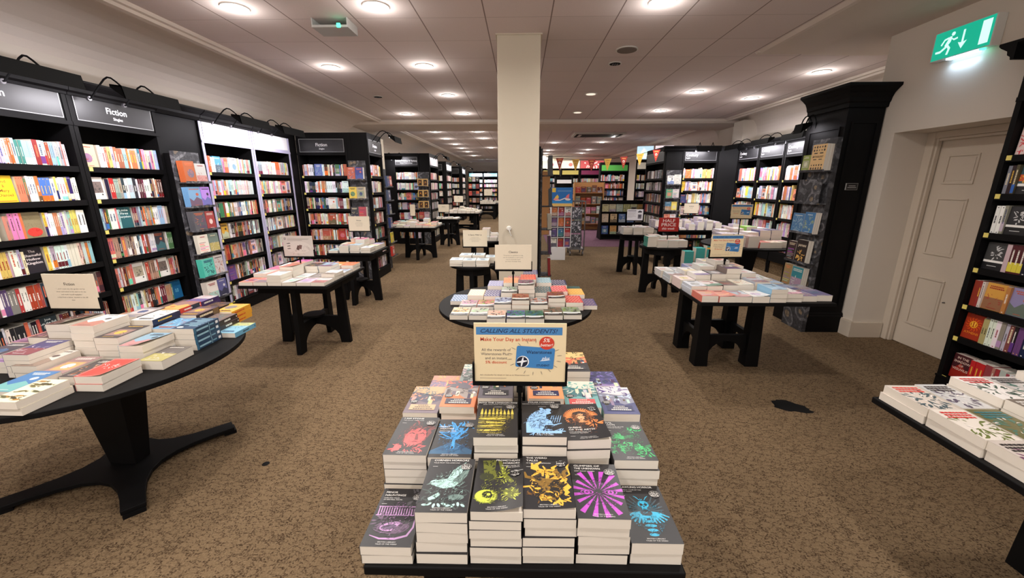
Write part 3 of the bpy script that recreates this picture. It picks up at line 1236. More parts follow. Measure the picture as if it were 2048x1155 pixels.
YEL = ((245, 205, 40), lettered((245, 205, 40), ['and', '&', 'Mary', 'Daniel'], (150, 90, 30), extra=yellow_book, y0=145, size=30), 'bright yellow paperback with brown serif title')
POP = ((140, 128, 96), lettered((140, 128, 96), [], (240, 240, 230), extra=poppy), 'olive paperback with a large red poppy')
NOTES = ((36, 32, 40), lettered((36, 32, 40), ['The', 'Shameful', 'Hollow', 'Kingdom'], (235, 225, 225), y0=160, size=27), 'dark paperback with white brush lettering')
MAC = ((44, 58, 66), lettered((44, 58, 66), ['Joe', 'Let the Fell', 'Stand'], (225, 235, 235), y0=160, size=26), 'slate blue paperback with white title lettering')
LIT = ((40, 92, 98), lettered((40, 92, 98), ['Little', 'Fires', 'Everywhere'], (225, 240, 235), y0=160, size=28), 'teal paperback titled in white script')
WH1 = ((232, 230, 224), lettered((232, 230, 224), [], (0, 0, 0), extra=ed_white((170, 160, 140))), 'white paperback with a tan picture panel')
WH2 = ((236, 232, 226), lettered((236, 232, 226), [], (0, 0, 0), extra=ed_white((120, 105, 100))), 'white paperback with a dark picture panel')
OUD = ((30, 100, 150), lettered((30, 100, 150), ['OUD'], (120, 200, 235), y0=70, size=60), 'blue paperback with huge pale letters')
TAN = ((225, 200, 150), generic_cover(random.Random(8), (225, 200, 150)), 'cream paperback with striped old-master panel')

t, T = bookcase('tall black fiction bookcase nearest the round pedestal table, cut by the frame edge', XL, 2.49, 90, 1.035, 'Fiction', 'Singles')
fill_case(T, 1.035, 11, ['bright', 'mixed', 'light', 'light', 'dark', 'dark', 'mixed'], 'nearest left fiction case',
          faces={1: {15: YEL}, 2: {19: POP}, 3: {19: NOTES}, 4: {}, 5: {17: MAC}})
t, T = bookcase('black fiction bookcase mostly outside the left edge of the view', XL, 1.55, 90, .93, 'Fiction', 'Singles')
fill_case(T, .93, 10, ['bright', 'mixed', 'light', 'light', 'dark', 'dark', 'mixed'], 'outermost left fiction case')
t, T = bookcase('tall black fiction bookcase left of the blank black panel', XL, 3.53, 90, .83, 'Fiction', 'Singles')
fill_case(T, .83, 12, ['bright', 'mixed', 'mixed', 'mixed', 'redmix', 'mixed', 'mixed'], 'second left fiction case',
          faces={0: {0: TAN}, 1: {0: WH2}, 2: {9: LIT}, 3: {22: simple_face((60, 60, 70), 5, 'dark paperback with scratched lines')}, 4: {8: WH1, 15: WH2}, 5: {26: OUD}})
mb = MB()
mb.box(-4.1, 4.36, 0, XL - .02, 4.92, 2.38, 'black_wood')
mb.box(-4.1, 4.36, 2.38, XL, 4.92, 2.5, 'black_wood')
t = tag(mb.build('filler_panel'), 'blank tall black wooden panel between the left bookcases', 'panel')
mb = MB()
mb.prism([(XL, 2.38), (XL + .02, 2.38), (XL + .045, 2.415), (XL + .05, 2.44), (XL + .095, 2.47), (XL + .11, 2.485), (XL + .11, 2.5), (XL, 2.5)], 4.36, 4.92, 'black_wood')
mb.build('cornice', t)
mb = MB()
mb.box(XL - .02, 4.36, 0, XL + .012, 4.92, .135, 'black_wood')
mb.build('plinth', t)
t, T = bookcase('lavender-framed bookcase with blank white header, nearer of the two', XL, 4.93, 90, .93, frame='lavender_paint', header=(238, 238, 240))
fill_case(T, .93, 13, ['light', 'light', 'mixed', 'dark', 'dark', 'dark', 'mono'], 'nearer lavender-framed case',
          faces={0: {5: simple_face((60, 150, 205), 31, 'sky blue paperback'), 13: simple_face((226, 224, 214), 32, 'white paperback with green leaf drawing')}, 3: {3: simple_face((225, 165, 40), 33, 'golden yellow paperback')}, 5: {2: simple_face((110, 70, 150), 34, 'violet paperback')}})
t, T = bookcase('lavender-framed bookcase with blank white header, farther of the two', XL, 5.87, 90, .93, frame='lavender_paint', header=(236, 236, 240))
fill_case(T, .93, 14, ['light', 'light', 'mixed', 'mixed', 'dark', 'dark', 'mono'], 'farther lavender-framed case',
          faces={2: {18: simple_face((40, 110, 85), 35, 'dark green paperback')}, 3: {16: simple_face((225, 222, 215), 36, 'white paperback with dark figures')}})
mb = MB()
mb.box(-4.1, 6.81, 0, XL, 7.02, 2.5, 'black_wood')
tag(mb.build('corner_panel'), 'narrow black filler post in the corner by the projecting fiction case', 'panel')
# projecting case facing the camera, with a display strip
t, T = bookcase('black fiction bookcase facing the shop, white Fiction sign on its header', -3.80, 7.03, 0, .86, 'Fiction', 'Singles', cornice=False)
fill_case(T, .86, 15, ['mixed', 'mixed', 'mixed', 'redmix', 'redmix', 'mixed', 'mixed'], 'fiction case facing the camera',
          faces={0: {9: simple_face((90, 110, 190), 41, 'blue paperback with a portrait')}, 2: {18: simple_face((226, 224, 220), 42, 'white paperback with a grey script')}, 3: {16: simple_face((190, 75, 45), 43, 'rust red paperback')}, 4: {10: simple_face((200, 80, 60), 44, 'brick red paperback'), 18: simple_face((190, 50, 40), 45, 'red paperback with a figure')}})
mb = MB()
mb.box(-2.94, 7.03, 0, -2.872, 7.33, 2.5, 'black_wood')
tag(mb.build('filler_panel'), 'blank black end panel behind the strip right of the facing fiction case', 'panel')
t, T = bookcase('short side bookcase at the end of the facing fiction case', -2.59, 7.03, 90, .68, 'Fiction', 'Singles', cornice=False, D=.28)
fill_case(T, .66, 16, ['light', 'light', 'redmix', 'redmix', 'mixed', 'mixed', 'mono'], 'side of the facing fiction case')

# farther projecting cases
FAR = [('science fiction bookcase facing the shop, second projecting unit', -3.55, 11.5, .71, 'Science Fiction & Fantasy', 'Graphic Novels & Manga', -2.55, 12.7),
       ('narrow black bookcase behind the science fiction unit', -3.67, 15.4, .76, '', '', -2.80, 16.6),
       ('black bookcase near the far left end with a side lamp', -3.67, 19.5, .76, '', '', -2.80, 20.7)]
for i, (lab, x0, y0, w, tt, ss, xr, y1) in enumerate(FAR):
    t, T = bookcase(lab, x0, y0, 0, w, tt, ss, cornice=False, tags=False)
    fill_case(T, w, 20 + i, ['light', 'light', 'mixed', 'dark', 'redmix', 'mixed', 'mixed'], ['science fiction case', 'narrow left case', 'far left case'][i])
    mb = MB()
    nm = ['science fiction unit', 'narrow left unit', 'far left unit'][i]
    mb.box(-4.19, y0 + .02, 0, x0 - .002, y0 + .3, 2.5, 'black_wood')
    tag(mb.build('filler_panel'), 'black filler panel between the wall and the %s' % nm, 'panel')
    mb = MB()
    mb.box(-4.19, y0 + .31, 0, xr - (.285 if i == 0 else .105), y1, 2.5, 'black_wood')
    tag(mb.build('unit_core'), 'solid black core behind the shelves of the %s' % nm, 'bookcase')
    t, T2 = bookcase('side shelves of the %s' % lab, xr, y0 + .005, 90, y1 - y0 - .03, '', '', cornice=False, tags=False, header=(190, 188, 190), D=.28 if i == 0 else .10)
    fill_case(T2, y1 - y0 - .05, 30 + i, ['redmix', 'light', 'mixed', 'mono', 'mono', 'mixed', 'mixed'], 'side of ' + ['science fiction case', 'narrow left case', 'far left case'][i], depth=.13 if i == 0 else .05, y0=.03 if i == 0 else .018)

# far wall cases with lit blue headers
for i in range(5):
    x0 = -3.4 + i * .95
    t, T = bookcase('far wall bookcase with lit pale blue header, %s from the left' % ORD[i], x0, 26.5, 0, .93, '', '', header=(150, 215, 225), cornice=True, tags=False)
    fill_case(T, .93, 40 + i, ['light', 'light', 'bright', 'light', 'mixed', 'mixed', 'mixed'], 'far wall case %s' % ORD[i])

# ------------------------------------------------------------------ bookcases on the right
t, T = bookcase('cookery bookcase facing the shop with lit header', 3.66, 9.6, 0, .80, 'Cookery', 'English', tags=True, align='L')
fill_case(T, .80, 50, ['cook', 'cook', 'cook', 'mixed', 'mixed', 'mixed', 'mixed'], 'cookery case facing the camera', hmax=.235, hmin=.19,
          faces={0: {3: simple_face((240, 110, 40), 51, 'orange cookery book')}, 1: {10: simple_face((232, 232, 232), 52, 'white book with four dark squares')}, 2: {0: simple_face((50, 60, 120), 53, 'navy book with white lines')}, 3: {2: simple_face((230, 200, 190), 54, 'pale book with a dish picture')}})
mb = MB()
mb.box(3.29, 9.6, 0, 3.655, 9.615, 2.5, 'black_wood')
t = tag(mb.build('filler_panel'), 'blank black panel left of the facing cookery bookcase', 'panel')
mb = MB()
mb.prism([(9.6, 2.38), (9.58, 2.38), (9.555, 2.415), (9.55, 2.44), (9.505, 2.47), (9.49, 2.485), (9.49, 2.5), (9.6, 2.5)], 3.2, 3.655, 'black_wood', plane='yz')
mb.build('cornice', t)
mb = MB()
mb.prism([(4.47, 9.6), (4.82, 9.42), (4.9, 9.6), (4.5, 9.75)], 0, 2.5, 'black_wood', plane='xy')
tag(mb.build('corner_panel'), 'slanted plain black panel between cookery bookcases', 'panel')
for i, (y0, w) in enumerate(((9.40, .80), (8.58, .80), (7.76, .80), (6.94, .80))):
    lab = ['farthest of the wall cookery bookcases', 'middle wall cookery bookcase behind the pedestal table', 'third wall cookery bookcase, half behind the patterned strip', 'wall cookery bookcase hidden mostly behind the black pilaster'][i]
    zs = (1.735, 1.38, 1.05, .73, .44)
    t, T = bookcase(lab, 4.8, y0, -90, w, 'Cookery', 'English', shelves=zs, kick='carpet', align='L')
    fill_case(T, w, 60 + i, ['cook', 'cook', 'cook', 'light', 'mixed'], ['farthest', 'middle', 'third', 'nearest'][i] + ' wall cookery case', shelves=zs, hmin=.21, hmax=.27,
              faces={0: {}, 1: {6 * i: simple_face((230, 130, 90), 61 + i, 'coral cookery book')}})
# side shelving of the cookery unit, seen end on
t, T = bookcase('black shelving on the far side of the cookery unit, seen edge on', 3.26, 11.0, -90, 1.38, '', '', cornice=False, tags=False, D=.26)
fill_case(T, 1.38, 70, ['mono', 'mono', 'dark', 'dark', 'mono', 'dark', 'mono'], 'shelving beside the cookery unit')

# near right case
ZR = (1.85, 1.585, 1.305, 1.04, .75, .49, .15)
t, T = bookcase('near black bookcase right of the white door, cut by the frame edge', 3.45, 3.10, -90, .9, '', '', shelves=ZR, H=2.6, signz=2.26, signh=.2, D=.245)


def red_marble(A):
    rng = random.Random(5)
    A.scribble(rng, 64, 80, 60, 80, 60, (225, 80, 85), 10, 30, 6)
    A.rect(6, 120, 122, 160, (250, 220, 215))
    A.ell(64, 150, 30, 14, (240, 235, 230))


def paint_scene(A):
    A.rect(0, 0, 128, 56, (25, 24, 28))
    A.rect(0, 56, 128, 74, (240, 238, 234))
    A.rect(0, 74, 128, 198, (60, 90, 100))
    rng = random.Random(6)
    A.rect(0, 90, 128, 135, (210, 90, 50))
    A.ell(64, 150, 18, 24, (230, 110, 50))
    A.scribble(rng, 64, 105, 60, 22, 26, (235, 180, 60), 8, 20, 5)
    A.rect(40, 26, 88, 30, (220, 220, 220))


def classic(bgimg, seed):
    def f(A):
        A.rect(0, 0, 128, 54, (22, 22, 25))
        A.rect(0, 54, 128, 70, (240, 238, 234))
        A.rect(0, 70, 128, 198, bgimg)
        rng = random.Random(seed)
        A.scribble(rng, 64, 125, 26, 40, 22, (205, 205, 205), 10, 30, 7)
        A.rect(34, 26, 94, 30, (210, 210, 210))
    return f


def athens(A):
    rng = random.Random(9)
    for k in range(14):
        a = k * math.tau / 14
        A.stroke([(64 + 24 * math.cos(a), 118 + 24 * math.sin(a)), (64 + 42 * math.cos(a + .2), 118 + 42 * math.sin(a + .2)), (64 + 54 * math.cos(a), 118 + 54 * math.sin(a))], 8, (215, 80, 20))
    A.ell(64, 118, 27, 27, (240, 170, 40))
    A.ell(64, 118, 20, 20, (170, 45, 15))
    A.rect(50, 104, 60, 134, (245, 190, 60))
    A.rect(67, 104, 77, 134, (245, 190, 60))
    A.text('ATHENS', 64, 42, 24, (235, 140, 40), 'C', bold=.02, width=100)


def vesuvius(A):
    rng = random.Random(19)
    A.rect(0, 0, 128, 90, (120, 25, 25))
    A.poly([(0, 60), (60, 130), (128, 50), (128, 0), (0, 0)], (150, 35, 25))
    for k, s in enumerate(('IN THE', 'SHADOW', 'OF', 'VESUVIUS')):
        A.text(s, 64, 160 - 30 * k, 26, (235, 205, 190), 'C', bold=.01)


ATH = ((150, 45, 25), lettered((165, 50, 25), [], (0, 0, 0), extra=athens), 'rust red book with sun emblem')
rng = random.Random(77)
faces_r = {0: {0: ((240, 215, 210), lettered((240, 215, 210), [], (0, 0, 0), extra=red_marble), 'red and white marbled book')},
           1: {3: ((30, 30, 34), lettered((30, 30, 34), [], (0, 0, 0), extra=paint_scene), 'black-banded classic with an orange painting')},
           2: {3: ((30, 30, 34), lettered((30, 30, 34), [], (0, 0, 0), extra=classic((40, 40, 44), 4)), 'black-banded classic with two pale faces')},
           3: {0: ((30, 30, 34), lettered((30, 30, 34), [], (0, 0, 0), extra=classic((60, 60, 60), 14)), 'black-banded classic with a stone bust')},
           4: {3: simple_face((230, 160, 50), 82, 'orange and red abstract paperback'), 5: simple_face((140, 130, 180), 84, 'lilac hardback with ruins')},
           5: {0: ATH}, 6: {0: ((120, 30, 30), lettered((70, 30, 35), [], (0, 0, 0), extra=vesuvius), 'thick dark red hardback')}}
pr = ['bright', 'mono', 'mono', 'mono', 'bright', 'dark', 'redmix']
for s, z in enumerate(ZR):
    fill_shelf(T, .9, z, random.Random(90 + s), PAL[pr[s]], '%s shelf of case by the white door' % ORD[s], faces=faces_r[s], tmin=.018, tmax=.034, hmin=.195, hmax=.205, bigface=(s == 0))

mb = MB()
mb.prism([(3.10, 2.48), (3.12, 2.48), (3.125, 2.5), (3.145, 2.515), (3.15, 2.54), (3.195, 2.57), (3.21, 2.585), (3.21, 2.6), (3.10, 2.6)], 3.34, 3.69, 'black_wood', plane='yz')
mb.build('cornice', t).matrix_parent_inverse = T.inverted()

# ------------------------------------------------------------------ black pilaster
mb = MB()
mb.box(3.32, 4.46, 0, 3.69, 5.05, 2.41, 'black_wood')
t = tag(mb.build('pilaster', bevel=.004), 'tall black panelled wooden pilaster left of the white door', 'pilaster')


def ring(mb, prof, x0, y0, x1, y1, mat):
    """moulding ring: prof is [(out, z)], swept round the rectangle, closed on the top"""
    vs = []
    for o_, z in prof:
        q_ = min(o_, .008)
        vs += [(x0 - o_, y0 - o_, z), (x1 + q_, y0 - o_, z), (x1 + q_, y1, z), (x0 - o_, y1, z)]
    n = len(prof)
    fs = [(j * 4 + k, j * 4 + (k + 1) % 4, (j + 1) * 4 + (k + 1) % 4, (j + 1) * 4 + k) for j in range(n - 1) for k in range(4)]
    fs += [(3, 2, 1, 0), tuple((n - 1) * 4 + k for k in range(4))]
    mb.faces(vs, fs, mat)


mb = MB()
ring(mb, [(0, 2.41), (.018, 2.415), (.022, 2.455), (.032, 2.465), (.04, 2.50), (.06, 2.54), (.10, 2.575), (.128, 2.595), (.128, 2.62)], 3.32, 4.46, 3.69, 5.05, 'black_wood')
mb.build('capital', t)
mb = MB()
ring(mb, [(.02, 0), (.02, .19), (.012, .205), (.012, .22), (.004, .235)], 3.32, 4.46, 3.69, 5.05, 'black_wood')
mb.build('base', t)
for (a0, a1, z0, z1) in ((.05, .32, .30, 2.28),):
    mb = MB()
    w = .018
    mb.frame(3.32 + a0, z0, 3.32 + a1, z1, w, 4.448, 4.4595, 'black_wood')
    mb.build('front_panel_moulding', t)
mb = MB()
mb.frame(4.52, .3, 4.98, 2.24, .02, 3.308, 3.3195, 'black_wood', plane='yz')
mb.build('side_panel_moulding', t)
mb = MB()
mb.box(3.44, 4.446, 1.60, 3.56, 4.4595, 1.67, 'print', (150, 148, 146))
mb.box(3.443, 4.4455, 1.603, 3.557, 4.4462, 1.667, 'print', (24, 23, 25))
mb.box(3.465, 4.445, 1.64, 3.535, 4.4456, 1.646, 'print', (170, 168, 165))
mb.box(3.455, 4.445, 1.622, 3.545, 4.4456, 1.628, 'print', (170, 168, 165))
tag(mb.build('wall_plaque'), 'small black plaque with thin white outline on the pilaster', 'plaque')
swan_lamp(3.33, 4.95, 2.30, -90, .14, 'small black lamp peeping out left of the pilaster', power=.6, out=.12)


# ------------------------------------------------------------------ display strips with pockets
def strip(label, x, y, rz, W, z1, pockets, where, sd=1, tk=.04, pd=.09):
    T = TR(x, y, 0, rz=rz)
    t = thing('display_strip', label, 'display strip', T)
    g = MB()
    g.box(0, 0, 0, W, tk, z1, 'damask')
    g.build('strip_board', t)
    for k, (z, items) in enumerate(pockets):
        g = MB()
        g.box(-.01, -pd, z - .012, W + .01, 0, z, 'damask')
        g.box(-.01, -pd - .006, z - .012, W + .01, -pd, z + .012, 'damask')
        g.build('pocket_shelf', t)
        xx = .0
        for it in items:
            if it is None:
                g = MB()
                g.box(.01, -pd + .01, z + .001, W - .01, -pd + .022, z + .25, 'damask')
                g.build('blank_board', t)
                continue
            w, h, n, col, art, desc, tkb = it
            Tb = T @ Matrix.Translation((xx, -pd + .004, z + .001)) @ Matrix.Rotation(math.radians(-2.5), 4, 'X')
            face_block(Tb, w, h, n, col, art, desc, 'on %s shelf of %s' % (ORD[k], where), tk=tkb)
            xx += w + .006


def it(col, seed, desc, w=.13, h=.2, n=3, tk=.022, art=None):
    return (w, h, n, col, art or generic_cover(random.Random(seed), col), desc, tk)


strip('grey patterned display strip with six book pockets on the left black panel', -3.66, 4.33, 90, .34, 2.0,
      [(1.68, [it((190, 95, 50), 101, 'burnt orange paperback', w=.15, h=.22), it((190, 190, 186), 102, 'grey patterned paperback', w=.15, h=.2)]),
       (1.42, [it((110, 160, 205), 103, 'sky blue paperback', w=.17, h=.21), it((170, 120, 220), 104, 'violet paperback with bold letters', w=.13, h=.21)]),
       (1.16, [it((90, 90, 96), 105, 'grey photo-cover paperback', w=.17, h=.21), it((170, 60, 60), 106, 'grey and red paperback', w=.13)]),
       (.90, [it((226, 220, 205), 107, 'cream book with matchstick picture', w=.15, h=.21, n=2), it((110, 130, 120), 108, 'white-edged book with a dark leaf', w=.15, h=.21, n=2)]),
       (.63, [it((80, 200, 180), 109, 'turquoise book with hatted faces', w=.17, h=.21, n=3), it((200, 190, 190), 110, 'white book with black branches', w=.14, h=.22, n=3)]),
       (.36, [it((225, 215, 205), 111, 'white and maroon spotted book', w=.16, h=.21, n=3), it((90, 90, 150), 112, 'white-edged book with a blue picture', w=.14, h=.21, n=1)])],
      'the left display strip')
mb = MB()
mb.box(XL - .019, 4.37, .16, -3.701, 4.42, 1.98, 'black_wood')
tag(mb.build('strip_support'), 'black batten holding the left patterned strip off the panel', 'batten')
strip('grey patterned display strip on the facing fiction bookcase', -2.93, 6.985, 0, .29, 2.05,
      [(1.74, [it((205, 90, 60), 121, 'red-orange paperback with fox', w=.13, h=.2, n=3), it((70, 70, 150), 122, 'indigo paperback with white letters', w=.13, h=.2, n=3)]),
       (1.42, [it((225, 190, 60), 123, 'yellow photo-cover paperback', w=.13, n=3), it((180, 165, 130), 124, 'sepia paperback', w=.13, n=3)]),
       (1.09, [it((60, 60, 64), 125, 'dark paperback with white oval', w=.13, n=2), it((170, 60, 80), 126, 'crimson paperback', w=.13, n=3)]),
       (.76, []), (.42, [it((90, 60, 60), 127, 'brown paperback on the low pocket', n=2)])], 'the fiction display strip', pd=.08, tk=.04)
strip('blue-grey patterned strip seen edge on at the cream pier', -2.66, 7.80, 90, .28, 1.95,
      [(1.62, [it((70, 80, 110), 131, 'slate paperback', n=2), it((200, 70, 50), 132, 'red paperback on the pier strip', n=2)]),
       (1.36, [it((80, 88, 110), 133, 'slate patterned paperback', n=2)]), (1.10, [it((60, 70, 110), 134, 'navy floral paperback', n=2)]),
       (.84, [it((60, 70, 120), 135, 'navy paperback', n=2)]), (.55, [it((210, 190, 50), 136, 'yellow paperback', n=1)]), (.28, [it((200, 60, 50), 137, 'red paperback low on the pier', n=2)])],
      'the pier strip', pd=.12)
def gold_art(seed):
    A_ = Art()
    A_.rect(0, 0, 128, 198, (205, 165, 100))
    A_.rect(20, 24, 108, 172, (36, 26, 24))
    A_.scribble(random.Random(seed), 64, 96, 30, 46, 16, (190, 110, 50), 10, 26, 5)
    A_.ell(64, 110, 13, 18, (225, 160, 70), 16)
    return A_.clip_ok(128, 198, 0)


strip('grey patterned strip with golden-framed books on the science fiction unit', -2.68 - .2, 11.45, 0, .31, 2.0,
      [(1.62, [it((205, 165, 100), 141, 'gold-edged dark book', w=.14, n=1, art=gold_art(141)), it((225, 180, 120), 142, 'gold-edged pale book', w=.14, n=1, art=gold_art(142))]),
       (1.32, [it((190, 150, 80), 143, 'gold-edged book with lantern', w=.14, n=1, art=gold_art(143)), it((190, 150, 80), 144, 'gold-edged book with tower', w=.14, n=1, art=gold_art(144))]),
       (1.02, [it((180, 150, 80), 145, 'gold-edged book with door', w=.14, n=1, art=gold_art(145)), it((160, 150, 90), 146, 'gold-edged green book', w=.14, n=1, art=gold_art(146))]),
       (.72, [it((190, 60, 60), 147, 'red book on the strip', w=.14, n=1), it((190, 160, 170), 148, 'pink book on the strip', w=.14, n=1)])], 'the science fiction strip')

MYTH = Art()
MYTH.rect(0, 0, 128, 198, (222, 184, 128))
_r = random.Random(2)
for gx in range(5):
    for gy in (14, 38, 150, 174):
        MYTH.ell(18 + gx * 23, gy + 4, _r.uniform(4, 8), _r.uniform(6, 10), (50, 38, 28), 8)
MYTH.rect(24, 128, 54, 136, (40, 30, 24))
MYTH.rect(74, 128, 104, 136, (40, 30, 24))
MYTH.text('MYTHOLOGY', 64, 98, 22, (40, 30, 24), 'C', bold=.03, width=96)
MYTH.rect(24, 82, 54, 88, (40, 30, 24))
MYTH.rect(74, 82, 104, 88, (40, 30, 24))
JAP = Art()
JAP.rect(0, 0, 128, 198, (34, 22, 22))
JAP.scribble(random.Random(3), 64, 65, 40, 40, 26, (220, 170, 90), 10, 26, 9)
JAP.text('JAPAN', 64, 140, 28, (230, 215, 190), 'C', bold=.02, width=90)
strip('grey patterned display strip leaning on the left side of the black pilaster', 3.255, 4.80, -90, .36, 2.13,
      [(1.80, [it((150, 170, 60), 151, 'lime green hardback', w=.12, h=.17, n=1), (.21, .27, 3, (222, 184, 128), MYTH.clip_ok(128, 198), 'large tan mythology book with black icons', .03)]),
       (1.46, [None]),
       (1.13, [it((60, 120, 175), 152, 'sky blue book with white drawings', w=.19, h=.21, n=1), it((50, 115, 175), 153, 'deep blue book with cream copies', w=.16, h=.23, n=3)]),
       (.80, [it((60, 34, 36), 154, 'dark brown book with pale figure', w=.14, h=.22, n=2), (.18, .25, 2, (34, 22, 22), JAP.clip_ok(128, 198), 'black and gold book on Japan', .03)]),
       (.50, [it((160, 130, 80), 155, 'black book with gold ornaments', w=.14, h=.25, n=2), it((40, 135, 150), 156, 'teal hardback', w=.18, h=.24, n=3)])],
      'the pilaster strip', tk=.05)
strip('patterned strip left of the facing cookery bookcase', 3.31, 9.54, 0, .33, 1.98,
      [(1.66, [it((225, 225, 222), 161, 'white book with black leaves', w=.15, h=.2, n=1), it((215, 215, 205), 162, 'white book with dark sketch', w=.15, h=.22, n=1)]),
       (1.36, [it((70, 160, 120), 163, 'green book with a large V', w=.14, n=1), it((200, 190, 190), 164, 'grey book with pink flower', w=.14, n=1)]),
       (1.08, [it((60, 110, 140), 165, 'blue and white book', w=.14, n=1), it((225, 205, 80), 166, 'yellow book with dark print', w=.12, n=1)]),
       (.80, [it((220, 130, 100), 167, 'coral book with a circle', w=.13, n=1), it((210, 205, 205), 168, 'grey book with a circle', w=.13, n=1)])], 'the cookery strip')

# black gondola end behind the column, seen almost edge on
T = TR(.26, 6.2, 0)
mb = MB()
mb.box(.23, 6.2, 0, .285, 7.1, 2.2, 'black_wood')
mb.box(-.15, 6.2, 0, .23, 7.1, 1.2, 'black_wood')
tag(mb.build('gondola_end'), 'black shelving end behind the cream column', 'shelving')
strip('narrow display strip behind the column with books seen from the side', .330, 6.55, 90, .3, 2.2,
      [(1.80, [it((70, 70, 74), 171, 'grey book seen edge on', n=3, h=.3), it((225, 222, 216), 172, 'white book seen edge on', n=3, h=.26)]),
       (1.32, [it((40, 60, 80), 173, 'dark blue book seen edge on', n=2, h=.28), it((170, 175, 165), 174, 'sage book seen edge on', n=2, h=.26)]),
       (.95, [it((200, 195, 180), 175, 'cream book seen edge on', n=3, h=.25)]),
       (.55, [it((90, 50, 90), 176, 'plum book seen edge on', n=2, h=.3), it((60, 30, 50), 177, 'dark plum book seen edge on', n=2, h=.28)]),
       (.18, [it((170, 50, 55), 178, 'tall red book seen edge on', n=2, h=.3)])], 'the strip behind the column', pd=.17)

# ------------------------------------------------------------------ lamps over the bookcases
for i, (y, L) in enumerate(((2.85, .72), (3.80, .56), (5.22, .56), (6.08, .56))):
    swan_lamp(XL + .1, y, 2.42, 90, L, 'black swan-neck lamp over the left bookcases, %s from the camera' % ORD[i], power=1.5, out=.36)
swan_lamp(-2.58, 7.38, 2.44, 90, .4, 'black swan-neck lamp on the side of the facing fiction bookcase', out=.36)
swan_lamp(-3.45, 11.45, 2.38, 0, .5, 'black lamp above the science fiction header', out=.3)
swan_lamp(-2.54, 12.1, 2.42, 90, .4, 'lamp on the side of the science fiction unit', out=.36)
swan_lamp(-2.78, 16.0, 2.42, 90, .4, 'lamp on the side of the narrow far bookcase', out=.36)
swan_lamp(-2.78, 20.1, 2.42, 90, .4, 'lamp on the side of the farthest left bookcase', out=.36)
for i, (y, L) in enumerate(((6.95, .55), (7.85, .55), (8.85, .55))):
    swan_lamp(4.72, y, 2.44, -90, L, 'black swan-neck lamp over the wall cookery bookcases, %s from the pilaster' % ORD[i], power=2.2, out=.32)
swan_lamp(4.05, 9.52, 2.44, 0, .5, 'black lamp above the facing cookery bookcase', power=2, out=.3)
for i in range(3):
    swan_lamp(-2.6 + 1.6 * i, 26.4, 2.44, 0, .9, 'far lamp over the lit blue headers, %s from the left' % ORD[i], power=4, out=.3)

# ------------------------------------------------------------------ tables


def leg_board(t, cx, cy, half, z, ang, lw=.10, th=.05, sh=.30):
    """two legs and the arched stretcher board between them; centre (cx, cy), reach half"""
    T = TR(cx, cy, 0, rz=ang)
    for s in (-1, 1):
        g = MB()
        a0, a1 = s * half, s * (half - lw)
        g.prism([(a0 + s * .015, 0), (a1 + s * .01, 0), (a1 - s * .005, .10), (a1, .3), (a1, z), (a0 - s * .02, z), (a0, .3)], -th / 2, th / 2, 'black_wood', T=T, plane='xz')
        g.build('leg', t, bevel=.003)
    g = MB()
    a = half - lw
    pts = [(-a, sh), (-a, .10)] + [(-a * math.cos(q), .09 + .12 * math.sin(q)) for q in [math.pi * i / 12 for i in range(13)]] + [(a, .10), (a, sh)]
    pts = [(-a, sh)] + [(-a * math.cos(math.pi * i / 12), .06 + .15 * math.sin(math.pi * i / 12)) for i in range(13)] + [(a, sh)]
    g.prism(pts[::-1], -th / 2 + .004, th / 2 - .004, 'black_wood', T=T, plane='xz')
    g.build('stretcher', t)


